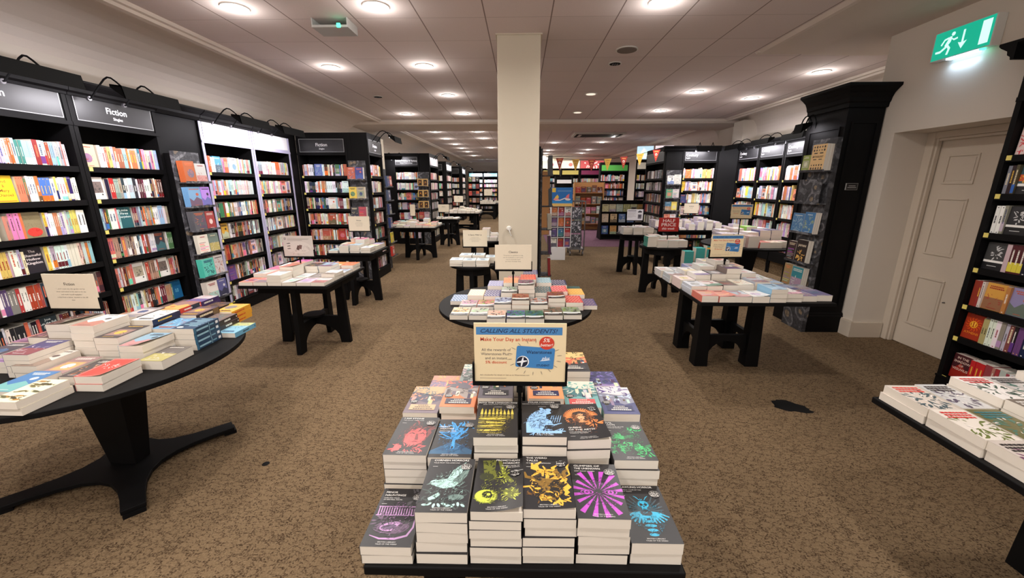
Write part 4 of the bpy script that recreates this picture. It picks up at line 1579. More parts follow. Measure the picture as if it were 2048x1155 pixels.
def table(label, cx, cy, z, W=None, Dp=None, R=None, base='cross', half=.35, top_c=None, apron=.09, rz=0, tops=.028):
    t = thing('display_table', label, 'table')
    tx, ty = top_c or (cx, cy)
    g = MB()
    if R:
        g.cyl((tx, ty), R, R, z - tops, z, 'black_wood', 64)
    else:
        g.box(tx - W / 2, ty - Dp / 2, z - tops, tx + W / 2, ty + Dp / 2, z, 'black_wood')
    g.build('tabletop', t, bevel=.004)
    g = MB()
    T = TR(cx, cy, 0, rz=rz)
    a = half - .02
    if base == 'cross' and R:
        g.cyl((cx, cy), a, a, z - tops - apron, z - tops - .0005, 'black_wood', 32)
    elif base == 'cross':
        g.box(-a, -a, z - tops - apron, a, a, z - tops - .0005, 'black_wood', T=T @ TR(rz=0))
    else:
        g.box(-base[0] + .03, -base[1] + .03, z - tops - apron, base[0] - .03, base[1] - .03, z - tops - .0005, 'black_wood', T=T)
    g.build('apron', t)
    zt = z - tops - .001
    if base == 'cross':
        leg_board(t, cx, cy, half, zt, 0 + rz)
        leg_board(t, cx, cy, half, zt, 90 + rz)
        g = MB()
        g.cyl((cx, cy), .11, .11, .301, .32, 'black_wood', 28)
        g.build('shelf_disc', t)
    else:
        bx, by = base
        for s in (-1, 1):
            for (c, h, a_) in (((0, s * by), bx, 0), ((s * bx, 0), by, 90)):
                p = T @ Vector((c[0], c[1], 0))
                TT = TR(p.x, p.y, 0, rz=rz + a_)
                g = MB()
                a = h - .06
                pts = [(-a, .30)] + [(-a * math.cos(math.pi * i / 12), .05 + .19 * math.sin(math.pi * i / 12)) for i in range(13)] + [(a, .30)]
                g.prism(pts[::-1], -.02, .02, 'black_wood', T=TT, plane='xz')
                g.build('stretcher', t)
        for sx in (-1, 1):
            for sy in (-1, 1):
                g = MB()
                p = T @ Vector((sx * bx, sy * by, 0))
                TT = TR(p.x, p.y, 0, rz=rz)
                w0, w1 = .062, .048
                vs = [(-w0, -w0, 0), (w0, -w0, 0), (w0, w0, 0), (-w0, w0, 0), (-w1, -w1, zt), (w1, -w1, zt), (w1, w1, zt), (-w1, w1, zt)]
                g.faces(vs, [(0, 3, 2, 1), (4, 5, 6, 7), (0, 1, 5, 4), (1, 2, 6, 5), (2, 3, 7, 6), (3, 0, 4, 7)], 'black_wood', T=TT)
                g.build('leg', t, bevel=.004)
    return t


def pedestal_table(label, cx, cy, z, R, rz=0):
    t = thing('display_table', label, 'table')
    g = MB()
    g.cyl((cx, cy), R, R, z - .028, z, 'black_wood', 72)
    g.build('tabletop', t, bevel=.004)
    T = TR(cx, cy, 0, rz=rz)
    g = MB()
    vs = []
    for w, zz in ((.078, .045), (.15, z - .029)):
        vs += [(-w, -w * .62, zz), (w, -w * .62, zz), (w, w * .62, zz), (-w, w * .62, zz)]
    g.faces(vs, [(0, 3, 2, 1), (4, 5, 6, 7), (0, 1, 5, 4), (1, 2, 6, 5), (2, 3, 7, 6), (3, 0, 4, 7)], 'black_wood', T=T @ TR(rz=-rz))
    g.build('pedestal', t, bevel=.004)
    g = MB()
    pts = []
    for k in range(4):
        a0 = math.radians(45 + 90 * k)
        tip = (.52 * math.cos(a0), .52 * math.sin(a0))
        px, py = -math.sin(a0) * .05, math.cos(a0) * .05
        pts += [(tip[0] - px, tip[1] - py), (tip[0] + px, tip[1] + py)]
        a1 = a0 + math.radians(90)
        nx = (.52 * math.cos(a1) + math.sin(a1) * .05, .52 * math.sin(a1) - math.cos(a1) * .05)
        s0 = (tip[0] + px, tip[1] + py)
        for i in range(1, 8):
            q = i / 8
            m = ((s0[0] + nx[0]) / 2, (s0[1] + nx[1]) / 2)
            bx, by = s0[0] + (nx[0] - s0[0]) * q, s0[1] + (nx[1] - s0[1]) * q
            k2 = math.sin(math.pi * q) * .52
            pts.append((bx - m[0] * k2, by - m[1] * k2))
    g.prism(pts, .022, .046, 'black_wood', T=T, plane='xy')
    g.build('foot_plate', t, bevel=.003)
    for k in range(4):
        a0 = math.radians(45 + 90 * k)
        g = MB()
        g.box(.46, -.045, 0, .53, .045, .022, 'black_wood', T=T @ Matrix.Rotation(a0, 4, 'Z'))
        g.build('foot', t)
    return t


# ------------------------------------------------------------------ table signs
def quote_card(title, lines, W=302, H=205, ts=24, size=9.5, tc=(40, 36, 34)):
    A = Art()
    A.text(title, W / 2, H * .675, ts, tc, 'C', bold=.01)
    y = H * .56
    for s in lines:
        A.text(s, W / 2, y, size, (92, 84, 74), 'C', width=min(W * .86, len(s) * size * .47))
        y -= size * 1.75
    return A


def student_card():
    A = Art()
    W, H = 302, 205
    NV = (24, 42, 84)
    RD = (205, 70, 42)
    A.rect(8, 170, 294, 197, (70, 130, 185))
    A.text('CALLING ALL STUDENTS!', 151, 177, 20, NV, 'C', bold=.018, italic=.35, width=256)
    A.text('Make Your Day an Instant', 22, 148, 18, RD, 'L', bold=.022, width=186)
    for k, (s, b, c, w) in enumerate((('All the rewards of', 0, (90, 80, 90), 98), ('Waterstones Plus...', 0, (90, 80, 90), 102), ('and an instant', 0, (90, 80, 90), 74), ('5% discount', .022, RD, 72))):
        A.text(s, 74, 112 - 15 * k, 13.5, c, 'C', bold=b, width=w)
    A.text('Ask a bookseller for details or visit us on Waterstones.com', 18, 22, 7, (120, 100, 90), 'L', width=168)
    A.rect(18, 12, 108, 13.5, (170, 150, 130))
    # membership card, slightly turned, with rays about it
    c, q = math.cos(math.radians(-4)), math.sin(math.radians(-4))

    def R(x, y):
        return (205 + x * c - y * q, 90 + x * q + y * c)
    for a in range(0, 360, 20):
        t_ = math.radians(a + 7)
        A.stroke([(203 + 76 * math.cos(t_), 90 + 52 * math.sin(t_)), (203 + 83 * math.cos(t_), 90 + 58 * math.sin(t_)), (203 + 92 * math.cos(t_), 90 + 65 * math.sin(t_))], 1.6, (110, 100, 95))
    hw, hh, r = 64, 38, 6
    pts = []
    for (cx_, cy_, a0) in ((hw - r, hh - r, 0), (-hw + r, hh - r, 90), (-hw + r, -hh + r, 180), (hw - r, -hh + r, 270)):
        for i in range(5):
            t_ = math.radians(a0 + i * 22.5)
            pts.append(R(cx_ + r * math.cos(t_), cy_ + r * math.sin(t_)))
    A.poly(pts, (62, 128, 188))
    A.ell(*R(-40, -18), 21, 21, (236, 236, 238), 26)
    A.ell(*R(-42, -19), 19, 19, (22, 26, 46), 26)
    A.stroke([R(-60, -22), R(-42, -18), R(-26, -14)], 7, (238, 240, 245))
    A.stroke([R(-40, -2), R(-42, -18), R(-44, -36)], 7, (238, 240, 245))
    vs0 = len(A.items)
    A.text('Waterstones', 176, 104, 17, (16, 30, 66), 'L', bold=.012, width=84)
    A.text('plus', 226, 82, 17, (240, 244, 250), 'L', bold=.02, italic=.4, width=28)
    A.stroke([(222, 78), (238, 80), (256, 82)], 2.5, (240, 244, 250))
    A.text('STUDENT', 210, 58, 10.5, (16, 30, 66), 'L', bold=.015, width=44)
    A.ell(243, 142, 25, 23, (205, 60, 40), 28)
    A.text('5%', 243, 146, 19, (245, 235, 225), 'C', bold=.015, italic=.3)
    A.text('better!', 243, 131, 14, (245, 235, 225), 'C', bold=.012, italic=.3, width=42)
    return A


def half_card():
    A = Art()
    A.rect(0, 0, 302, 205, (180, 40, 35))
    A.text('HALF', 151, 138, 66, (245, 232, 228), 'C', bold=.018, width=180)
    A.text('PRICE', 151, 78, 66, (245, 232, 228), 'C', bold=.018, width=216)
    A.text('this week', 151, 28, 48, (245, 232, 228), 'C', bold=.02, italic=.25, width=190)
    return A


def grey_card():
    A = Art()
    W, H = 302, 205
    rng = random.Random(12)
    A.rect(0, 0, W, H, (198, 190, 184))
    A.ell(151, 90, 130, 60, (205, 198, 192), 30)
    A.rect(16, 168, 34, 186, (50, 46, 46))
    A.rect(20, 172, 30, 182, (205, 200, 195))
    for k in range(3):
        A.rect(48, 176 - 8 * k, 48 + (220, 210, 150)[k], 178 - 8 * k, (110, 104, 100))
        A.poly([(34, 130 - 26 * k), (66, 136 - 26 * k), (78, 128 - 26 * k), (44, 124 - 26 * k)], (95, 88, 86))
    A.poly([(128, 70), (146, 112), (172, 104), (156, 60)], (90, 66, 62))
    A.poly([(150, 80), (164, 116), (192, 112), (180, 70)], (110, 84, 80))
    A.scribble(rng, 230, 70, 30, 25, 16, (150, 142, 136), 10, 28, 2)
    A.scribble(rng, 150, 40, 60, 16, 14, (140, 132, 128), 10, 28, 2)
    return A


def notice_card():
    A = Art()
    A.rect(0, 0, 302, 205, (226, 226, 234))
    A.rect(14, 172, 170, 184, (70, 66, 80))
    for k in range(8):
        A.rect(14, 154 - 14 * k, 14 + (150, 160, 140, 158, 120, 150, 156, 90)[k], 157 - 14 * k, (130, 126, 140))
    A.poly([(200, 160), (235, 185), (280, 165), (275, 145), (205, 145)], (60, 58, 70))
    A.rect(205, 30, 275, 110, (110, 106, 118))
    A.ell(240, 80, 20, 22, (70, 68, 80))
    return A


def table_sign(label, x, y, ztab, z0, art, mat='card_stock', rz=0, W=.302, H=.205, col=None):
    """A4 card held upright in a black U bracket on a pole; z0 is the card's lower edge"""
    T = TR(x, y, 0, rz=rz)
    g = MB(T)
    g.cyl((0, 0), .0085, .0085, ztab + .0005, ztab + .008, 'black_metal', 16)
    t = tag(g.build('table_sign'), label, 'sign')
    g = MB(T)
    g.tube([(0, 0, ztab + .008), (0, 0, z0 - .012)], .0065, 'black_metal', 12)
    g.cyl((0, 0), .011, .011, z0 - .04, z0 - .02, 'black_metal', 14)
    g.build('pole', t)
    g = MB(T)
    g.box(-W / 2 - .007, -.008, z0 - .014, W / 2 + .007, .008, z0, 'black_metal')
    g.box(-W / 2 - .007, -.008, z0, -W / 2, .008, z0 + .068, 'black_metal')
    g.box(W / 2, -.008, z0, W / 2 + .007, .008, z0 + .068, 'black_metal')
    g.build('bracket', t)
    g = MB(T)
    g.box(-W / 2 + .0005, -.003, z0 + .0005, W / 2 - .0005, .003, z0 + H, mat)
    c = g.build('card', t)
    g = MB()
    art.put(g, card_F(T @ TR(0, -.0031, z0), -W / 2, 0), z0=.0002)
    g.build('printed_text', c)
    return t


# ------------------------------------------------------------------ the front table
BK = (27, 26, 30)
WT = (228, 226, 222)


def weird(title, sub, col, draw, tx=10, ty=178, al='L', ts=10, by=164):
    A = Art()
    A.rect(0, 0, 128, 198, BK)
    r_ = random.Random(len(title[0]) * 7 + col[0])
    draw(A, col, r_)
    mid = tuple(int(v * .5) for v in col)
    A.scribble(r_, 64, 84, 50, 62, 80, BK, 4, 9, .9, ang=.5, curve=.5)
    A.scribble(r_, 60, 84, 48, 60, 60, mid, 4, 11, 1.0, ang=.1, curve=.5)
    A.scribble(r_, 64, 84, 48, 60, 60, mid, 4, 11, 1.0, ang=1.3, curve=.5)
    A.scribble(r_, 64, 84, 46, 58, 50, col, 3, 8, .8, ang=.8, curve=.5)
    y = ty
    for s in title:
        A.text(s, tx, y, ts, WT, al, bold=.02, width=len(s) * ts * .66)
        y -= ts * 1.12
    for s in sub:
        A.text(s, tx, y + 2, 5.2, WT, al, width=len(s) * 3.1)
        y -= 6.4
    A.rect(tx if al == 'L' else tx - 12, y - 6, tx + 14, y - 4.6, (190, 188, 186))
    A.ell(106, by, 15.5, 13.5, (15, 14, 18), 24)
    A.ell(106, by, 14.3, 12.3, (228, 226, 222), 24)
    A.ell(106, by, 13.8, 11.8, (15, 14, 18), 24)
    A.text('BUY 1', 106, by + 4.5, 5.5, WT, 'C', bold=.03, width=15)
    A.text('HALF', 106, by - 2.5, 8.5, WT, 'C', bold=.04, width=22)
    A.text('PRICE', 106, by - 9.5, 8, WT, 'C', bold=.04, width=21)
    A.text('BRITISH LIBRARY', 64, 11, 4.8, (215, 213, 210), 'C', width=46)
    A.text('TALES OF THE WEIRD', 64, 5, 4.8, (215, 213, 210), 'C', width=54)
    return A.clip_ok(128, 198, 0)


def d_cot(A, c, r):
    dk = tuple(int(v * .55) for v in c)
    A.rect(6, 98, 112, 101, c)
    for k in range(15):
        A.poly([(8 + k * 7, 128 - k * .4), (10.5 + k * 7, 128 - k * .4), (13 + k * 7, 101), (9.5 + k * 7, 101)], c)
    A.rect(6, 128, 112, 131, c)
    A.scribble(r, 30, 80, 18, 18, 20, dk, 8, 20, 4)
    A.ell(60, 62, 30, 15, c, 22, .2)
    A.ell(54, 60, 20, 8, (90, 70, 100), 18, .2)
    A.ell(86, 55, 24, 13, dk, 20, .5)
    A.scribble(r, 62, 62, 26, 10, 24, (60, 48, 70), 5, 12, 1.6)
    pts = [(12, 34), (40, 24), (80, 24), (108, 34), (118, 60), (116, 95)]
    A.stroke(pts, 6, c)
    A.stroke([(16, 52), (34, 44), (60, 40), (90, 42)], 4, dk)
    A.scribble(r, 100, 160, 14, 30, 16, (80, 78, 84), 8, 24, 5)


def d_gull(A, c, r):
    dk = tuple(int(v * .6) for v in c)
    A.scribble(r, 64, 70, 56, 60, 50, tuple(int(v * .35) for v in c), 8, 26, 4)
    A.poly([(20, 100), (40, 112), (70, 118), (96, 104), (84, 86), (56, 80), (34, 88)], c)
    A.poly([(60, 112), (72, 150), (92, 172), (104, 184), (98, 150), (92, 112)], c)
    A.poly([(76, 110), (96, 140), (120, 172), (112, 128), (96, 100)], dk)
    A.ell(30, 102, 13, 10, c)
    A.poly([(20, 104), (8, 92), (22, 96)], dk)
    A.ell(27, 104, 2, 2, (10, 10, 10), 10)
    A.scribble(r, 84, 130, 20, 34, 26, (60, 80, 78), 10, 22, 1.8, ang=1.1, curve=.2)
    A.scribble(r, 62, 97, 34, 12, 22, (110, 140, 135), 6, 14, 1.5)
    A.poly([(22, 46), (46, 66), (52, 58), (40, 42), (26, 38)], c)
    A.ell(94, 50, 20, 10, dk)
    for k in range(9):
        A.ell(18 + k * 12, 24 + 3 * math.sin(k * 2), 7, 3.5, c, 12, k * .7)
    A.scribble(r, 64, 36, 54, 12, 24, (40, 60, 60), 6, 16, 2)


def d_eye(A, c, r):
    dk = tuple(int(v * .5) for v in c)
    A.poly([(14, 186), (52, 190), (50, 150), (60, 118), (40, 106), (22, 130)], dk)
    A.scribble(r, 36, 150, 14, 34, 30, (40, 44, 24), 6, 20, 3)
    A.poly([(56, 190), (66, 190), (84, 132), (104, 104), (96, 96), (74, 120)], dk)
    A.scribble(r, 80, 130, 14, 36, 20, c, 6, 14, 1.6)
    A.ell(34, 50, 30, 24, dk, 28)
    A.ell(34, 51, 28, 22, c, 28)
    A.ell(38, 56, 15, 12, (24, 26, 14), 24)
    A.ell(40, 57, 5, 5, c, 12)
    A.scribble(r, 34, 40, 22, 9, 24, (160, 175, 50), 5, 12, 1.5)
    A.poly([(74, 70), (96, 78), (116, 66), (118, 44), (100, 36), (84, 50)], dk)
    A.scribble(r, 98, 56, 18, 18, 26, c, 6, 14, 2)
    A.ell(30, 120, 20, 14, (50, 54, 30), 20)


def d_flames(A, c, r):
    dk = tuple(int(v * .55) for v in c)
    for k in range(26):
        x0, y0 = r.uniform(24, 112), r.uniform(20, 120)
        a = r.uniform(.8, 2.6)
        L = r.uniform(30, 62)
        A.stroke([(x0, y0), (x0 + L * .35 * math.cos(a - .5), y0 + L * .35 * math.sin(a - .5)), (x0 + L * .7 * math.cos(a + .2), y0 + L * .7 * math.sin(a + .2)), (x0 + L * math.cos(a), y0 + L * math.sin(a))], r.uniform(6, 13), r.choice([c, c, dk]))
    A.scribble(r, 66, 80, 30, 30, 20, (28, 22, 18), 12, 34, 8)
    A.ell(58, 92, 20, 12, dk, 20, .5)
    A.scribble(r, 90, 38, 22, 18, 20, c, 10, 22, 4)
    A.scribble(r, 30, 40, 20, 14, 8, (120, 80, 30), 8, 20, 2)


def d_rays(A, c, r):
    for k in range(16):
        a = math.radians(22.5 * k + 8)
        if 60 < math.degrees(a) % 360 < 130 and k % 2:
            pass
        x0, y0 = 64 + 10 * math.cos(a), 88 + 10 * math.sin(a)
        L = 66 if abs(math.cos(a)) > .7 else 84
        w = .085
        A.poly([(x0, y0), (64 + L * math.cos(a - w), 88 + L * math.sin(a - w)), (64 + L * math.cos(a + w), 88 + L * math.sin(a + w))], c)
    for ex in (34, 96):
        A.ell(ex, 88, 19, 10, BK, 24)
        A.ell(ex, 88, 17, 8.5, c, 24)
        A.ell(ex, 88, 14, 6.5, BK, 24)
        A.ell(ex, 88, 8, 6.5, c, 20)
        A.ell(ex, 88, 3.4, 3.4, BK, 14)
    A.rect(0, 166, 128, 198, BK)


def d_bee(A, c, r):
    dk = tuple(int(v * .55) for v in c)
    for s in (-1, 1):
        for k in range(7):
            a = math.radians(90 - s * (30 + k * 13))
            L = 62 - k * 3
            A.stroke([(64, 100), (64 + L * .5 * math.cos(a), 100 + L * .5 * math.sin(a)), (64 + L * math.cos(a), 100 + L * math.sin(a))], 5, (58, 78, 88))
        for k in range(6):
            a = math.radians(-20 - k * 14)
            L = 52 - k * 3
            A.stroke([(64 + s * 8, 100), (64 + s * (8 + L * .5 * math.cos(a)), 104 + L * .5 * math.sin(a)), (64 + s * (8 + L * math.cos(a)), 100 + L * math.sin(a))], 7, c)
    A.ell(64, 126, 15, 13, c, 24)
    A.rect(57, 108, 71, 118, c)
    for s in (-1, 1):
        A.ell(64 + s * 6, 125, 4.4, 4.6, BK, 14)
    A.ell(64, 118, 2, 2.5, BK, 10)
    A.ell(64, 96, 16, 10, (40, 54, 62), 20)
    for k in range(5):
        w = 17 - abs(k - 1) * 1.6
        A.ell(64, 82 - k * 14, w, 4.6, c, 20)
    A.scribble(r, 64, 60, 14, 34, 16, dk, 4, 9, 1.3)
    A.stroke([(58, 140), (50, 152), (44, 156)], 2.5, c)
    A.stroke([(70, 140), (78, 152), (84, 156)], 2.5, c)


def d_face(A, c, r):
    dk = tuple(int(v * .55) for v in c)
    A.scribble(r, 74, 96, 44, 60, 40, dk, 14, 40, 5, ang=1.2)
    A.poly([(44, 60), (40, 96), (52, 126), (76, 136), (100, 122), (108, 90), (98, 58), (72, 46)], c)
    A.poly([(72, 104), (78, 104), (86, 76), (76, 72), (74, 80)], dk)
    A.stroke([(50, 104), (58, 110), (68, 104)], 5, BK)
    A.stroke([(82, 104), (92, 110), (100, 102)], 5, BK)
    A.stroke([(66, 62), (78, 66), (88, 62)], 5, (120, 30, 40))
    A.stroke([(48, 118), (58, 122), (68, 118)], 3, (110, 35, 40))
    A.poly([(18, 16), (24, 52), (44, 44), (40, 22)], c)
    A.scribble(r, 60, 34, 44, 14, 26, c, 8, 26, 3)
    A.scribble(r, 84, 140, 30, 14, 20, (60, 24, 28), 8, 26, 4)


def d_tree(A, c, r):
    dk = tuple(int(v * .55) for v in c)
    A.poly([(0, 30), (40, 60), (64, 78), (90, 60), (128, 34), (128, 16), (0, 16)], dk)
    for a, L, w in ((1.57, 70, 9), (1.1, 80, 8), (2.0, 84, 8), (.8, 70, 6), (2.4, 70, 6), (1.35, 96, 6), (1.8, 96, 6), (.5, 54, 4), (2.7, 54, 4)):
        x, y = 66, 84
        pts = []
        q = a
        for i in range(5):
            pts.append((x, y))
            x += math.cos(q) * L / 4
            y += math.sin(q) * L / 4
            q += r.uniform(-.45, .45)
        A.stroke(pts, w, c)
    A.scribble(r, 66, 150, 50, 24, 30, c, 12, 30, 4)
    A.poly([(60, 40), (62, 90), (70, 90), (73, 40)], c)
    A.ell(66, 46, 4, 7, BK, 12)
    A.scribble(r, 64, 44, 54, 14, 26, (30, 70, 110), 8, 24, 2.5)


def d_fog(A, c, r):
    dk = tuple(int(v * .6) for v in c)
    for k in range(9):
        x = 12 + k * 12
        A.rect(x, 96, x + 7, 120 + r.uniform(0, 34), dk)
        A.poly([(x - 1, 122), (x + 3, 158 + r.uniform(-8, 4)), (x + 8, 122)], c)
    for k in range(9):
        y = 26 + k * 10
        A.stroke([(8, y), (34, y + r.uniform(-6, 6)), (66, y + r.uniform(-6, 6)), (98, y + r.uniform(-6, 6))], 8, c if k % 2 else dk)
    A.poly([(80, 18), (84, 60), (92, 74), (104, 74), (116, 60), (122, 18)], BK)
    A.ell(100, 82, 11, 12, BK)
    A.scribble(r, 46, 50, 34, 26, 24, (70, 64, 24), 8, 30, 3)


def d_bear(A, c, r):
    dk = tuple(int(v * .62) for v in c)
    A.poly([(12, 20), (12, 70), (24, 110), (44, 136), (70, 148), (88, 140), (92, 124), (76, 116), (74, 96), (90, 80), (94, 60), (70, 60), (60, 30), (116, 30), (116, 18)], c)
    A.ell(84, 144, 9, 8, c)
    A.ell(62, 150, 6, 6, c)
    A.ell(92, 134, 3, 2.4, BK, 10)
    A.ell(76, 142, 1.8, 1.8, BK, 8)
    A.scribble(r, 40, 90, 24, 40, 34, dk, 8, 22, 3)
    for k in range(5):
        A.stroke([(84 + k * 7, 70 + k), (90 + k * 7, 96), (94 + k * 7, 112)], 2, c)
    A.stroke([(76, 68), (96, 60), (120, 70)], 5, c)
    A.scribble(r, 64, 28, 54, 9, 26, c, 8, 24, 3)


def d_queen(A, c, r):
    dk = tuple(int(v * .6) for v in c)
    for k in range(22):
        a = math.radians(10 + k * 8)
        A.stroke([(62 + 22 * math.cos(a), 120 + 18 * math.sin(a)), (62 + 38 * math.cos(a + .08), 120 + 34 * math.sin(a + .08)), (62 + 56 * math.cos(a - .05), 120 + 52 * math.sin(a - .05))], 6, c)
    A.poly([(34, 130), (40, 146), (62, 154), (84, 146), (90, 122), (92, 84), (70, 74), (40, 84)], (44, 28, 24))
    A.ell(62, 122, 14, 18, (240, 190, 140), 24)
    A.stroke([(54, 126), (58, 128), (61, 126)], 2.5, BK)
    A.stroke([(65, 126), (69, 128), (72, 126)], 2.5, BK)
    A.ell(62, 111, 4, 2, (190, 60, 40), 12)
    A.poly([(56, 104), (68, 104), (76, 90), (50, 90)], (220, 160, 110))
    A.scribble(r, 40, 110, 10, 30, 16, dk, 10, 30, 3, ang=1.5)
    A.scribble(r, 86, 106, 8, 30, 16, dk, 10, 30, 3, ang=1.5)
    A.scribble(r, 98, 84, 16, 10, 24, c, 8, 20, 4)
    A.scribble(r, 24, 110, 9, 12, 12, c, 6, 14, 3)


def d_hands(A, c, r):
    dk = tuple(int(v * .6) for v in c)
    for (hx, hy, s) in ((48, 110, 1), (96, 60, .8)):
        A.ell(hx, hy, 13 * s, 10 * s, c, 18)
        for k in range(5):
            a = math.radians(100 + k * 28)
            A.stroke([(hx + 6 * math.cos(a), hy + 6 * math.sin(a)), (hx + 18 * s * math.cos(a), hy + 18 * s * math.sin(a)), (hx + 28 * s * math.cos(a + .15), hy + 26 * s * math.sin(a + .15))], 7 * s, c)
        A.poly([(hx + 6, hy - 8), (hx + 40 * s, hy + 4), (hx + 40 * s, hy + 16), (hx + 8, hy + 8)], dk)
    for cx_, cy_, n in ((96, 150, 26), (28, 52, 30), (70, 66, 26), (100, 36, 22), (20, 90, 14)):
        for _ in range(n):
            x, y, a = cx_ + r.uniform(-22, 22), cy_ + r.uniform(-18, 18), r.uniform(0, 6.3)
            A.ell(x, y, r.uniform(5, 8), 2.2, r.choice([c, dk]), 8, a)


ftz = .73
table('small black display table at the front carrying dark horror paperbacks', .01, 1.28, ftz, W=.80, Dp=1.0, base=(.235, .33))
FRONT = [  # x, y, copies, thickness, cover, description, curl, turn
    (-.395, .79, 2, .026, weird(['MINOR', 'HAUNTINGS'], ['CHILLING TALES', 'OF SPECTRAL YOUTH'], (185, 140, 190), d_cot), 'black paperback with lilac cot bars', 0, 0),
    (-.258, .795, 5, .030, weird(['CORNISH HORRORS'], ['TALES FROM THE LANDS END'], (175, 215, 208), d_gull, tx=12, ty=186), 'dark paperback with a pale mint gull', 0, 0),
    (-.122, .795, 6, .0255, weird(['PROMETHEAN', 'HORRORS'], ['CLASSIC TALES OF', 'MAD SCIENCE'], (205, 215, 75), d_eye, tx=118, ty=184, al='R', by=134), 'black paperback with a lime green eye', .035, 0),
    (.010, .797, 6, .0265, weird(['THE WEIRD', 'TALES'], ['OF DOROTHY SCARBOROUGH'], (240, 180, 65), d_flames, ty=184), 'black paperback with yellow-orange flames', .012, 0),
    (.143, .798, 5, .028, weird(['GLIMPSES OF', 'THE UNKNOWN'], ['LOST GHOST STORIES'], (190, 70, 195), d_rays, ty=184), 'black paperback with magenta rays and eyes', 0, 0),
    (.276, .800, 2, .033, weird(['CRAWLING HORROR'], ['CREEPING TALES OF THE', 'INSECT WEIRD'], (45, 175, 215), d_bee, tx=8, ty=186), 'dark paperback with a cyan skull-headed insect', 0, 0),
    (-.405, 1.005, 6, .0255, weird(['I AM STONE'], ['THE GOTHIC WEIRD TALES'], (225, 88, 88), d_face, tx=12, ty=184), 'dark paperback with a coral red face', 0, 0),
    (-.270, 1.003, 5, .029, weird(['HEAVY', 'WEATHER'], ['TEMPESTUOUS TALES', 'OF STRANGER CLIMES'], (55, 155, 225), d_tree, tx=12, ty=150), 'dark paperback with blue branching lightning', 0, 0),
    (-.134, 1.000, 8, .0272, weird(['INTO THE LONDON FOG'], ['EERIE TALES FROM THE WEIRD CITY'], (215, 195, 80), d_fog, tx=64, ty=184, al='C'), 'black paperback with yellow foggy towers', 0, 0),
    (.004, 1.000, 8, .0272, weird(['POLAR HORRORS'], ['CHILLING TALES FROM THE ENDS OF THE EARTH'], (150, 195, 240), d_bear, tx=64, ty=184, al='C'), 'black paperback with an ice blue bear', 0, 0),
    (.136, 1.005, 7, .029, weird(['QUEENS', 'OF THE ABYSS'], ['LOST STORIES FROM THE', 'WOMEN OF THE WEIRD'], (235, 140, 75), d_queen, tx=12, ty=58), 'black paperback with an orange-haired queen', .02, 4),
    (.277, 1.000, 5, .029, weird(['EVIL', 'ROOTS'], ['KILLER TALES OF THE', 'BOTANICAL GOTHIC'], (45, 185, 100), d_hands, tx=8, ty=184), 'dark paperback with green hands and leaves', 0, 0),
]
for x, y, n, t_, A, desc, cu, rz_ in FRONT:
    stack(x, y, ftz + .001, n, t_, BK, A, desc, 'on the front table', curl=cu, rz=rz_)


def poster(seed, sky, mid, low, box, bx=None):
    """vintage holiday-poster cover"""
    r = random.Random(seed)
    A = Art()
    A.rect(0, 0, 128, 198, sky)
    A.poly([(0, 0), (0, 110 + r.uniform(-10, 10)), (40, 120 + r.uniform(-20, 20)), (86, 100 + r.uniform(-10, 20)), (128, 118), (128, 0)], mid)
    for k in range(9):
        x = r.uniform(4, 110)
        h = r.uniform(14, 40)
        y = r.uniform(60, 110)
        c = jit(r, r.choice([mid, low, (225, 215, 195), (60, 55, 60), box]), 25)
        A.rect(x, y, x + r.uniform(8, 18), y + h, c)
    A.scribble(r, 64, 74, 58, 26, 24, jit(r, low, 20), 10, 34, 5)
    A.poly([(0, 0), (0, 50), (50, 66), (128, 44), (128, 0)], low)
    A.scribble(r, 64, 30, 58, 20, 20, jit(r, sky, 30), 10, 34, 5)
    bx = bx or (16, 140, 112, 178)
    A.rect(*bx, box)
    y = bx[3] - 11
    for k in range(3):
        L = (bx[2] - bx[0]) * (.8, .6, .4)[k]
        x = (bx[0] + bx[2] - L) / 2
        while x < (bx[0] + bx[2] + L) / 2 - 4:
            q = r.uniform(4, 8)
            A.rect(x, y, min(x + q, (bx[0] + bx[2] + L) / 2), y + 6 - k, (228, 222, 210) if sum(box) < 380 else (60, 50, 60))
            x += q + 1.6
        y -= 11
    A.ell(106, 120, 15, 13, (15, 14, 18), 22)
    A.text('HALF', 106, 121, 9, WT, 'C', bold=.04, width=22)
    A.text('PRICE', 106, 112, 9, WT, 'C', bold=.04, width=22)
    return A.clip_ok(128, 198, 0)


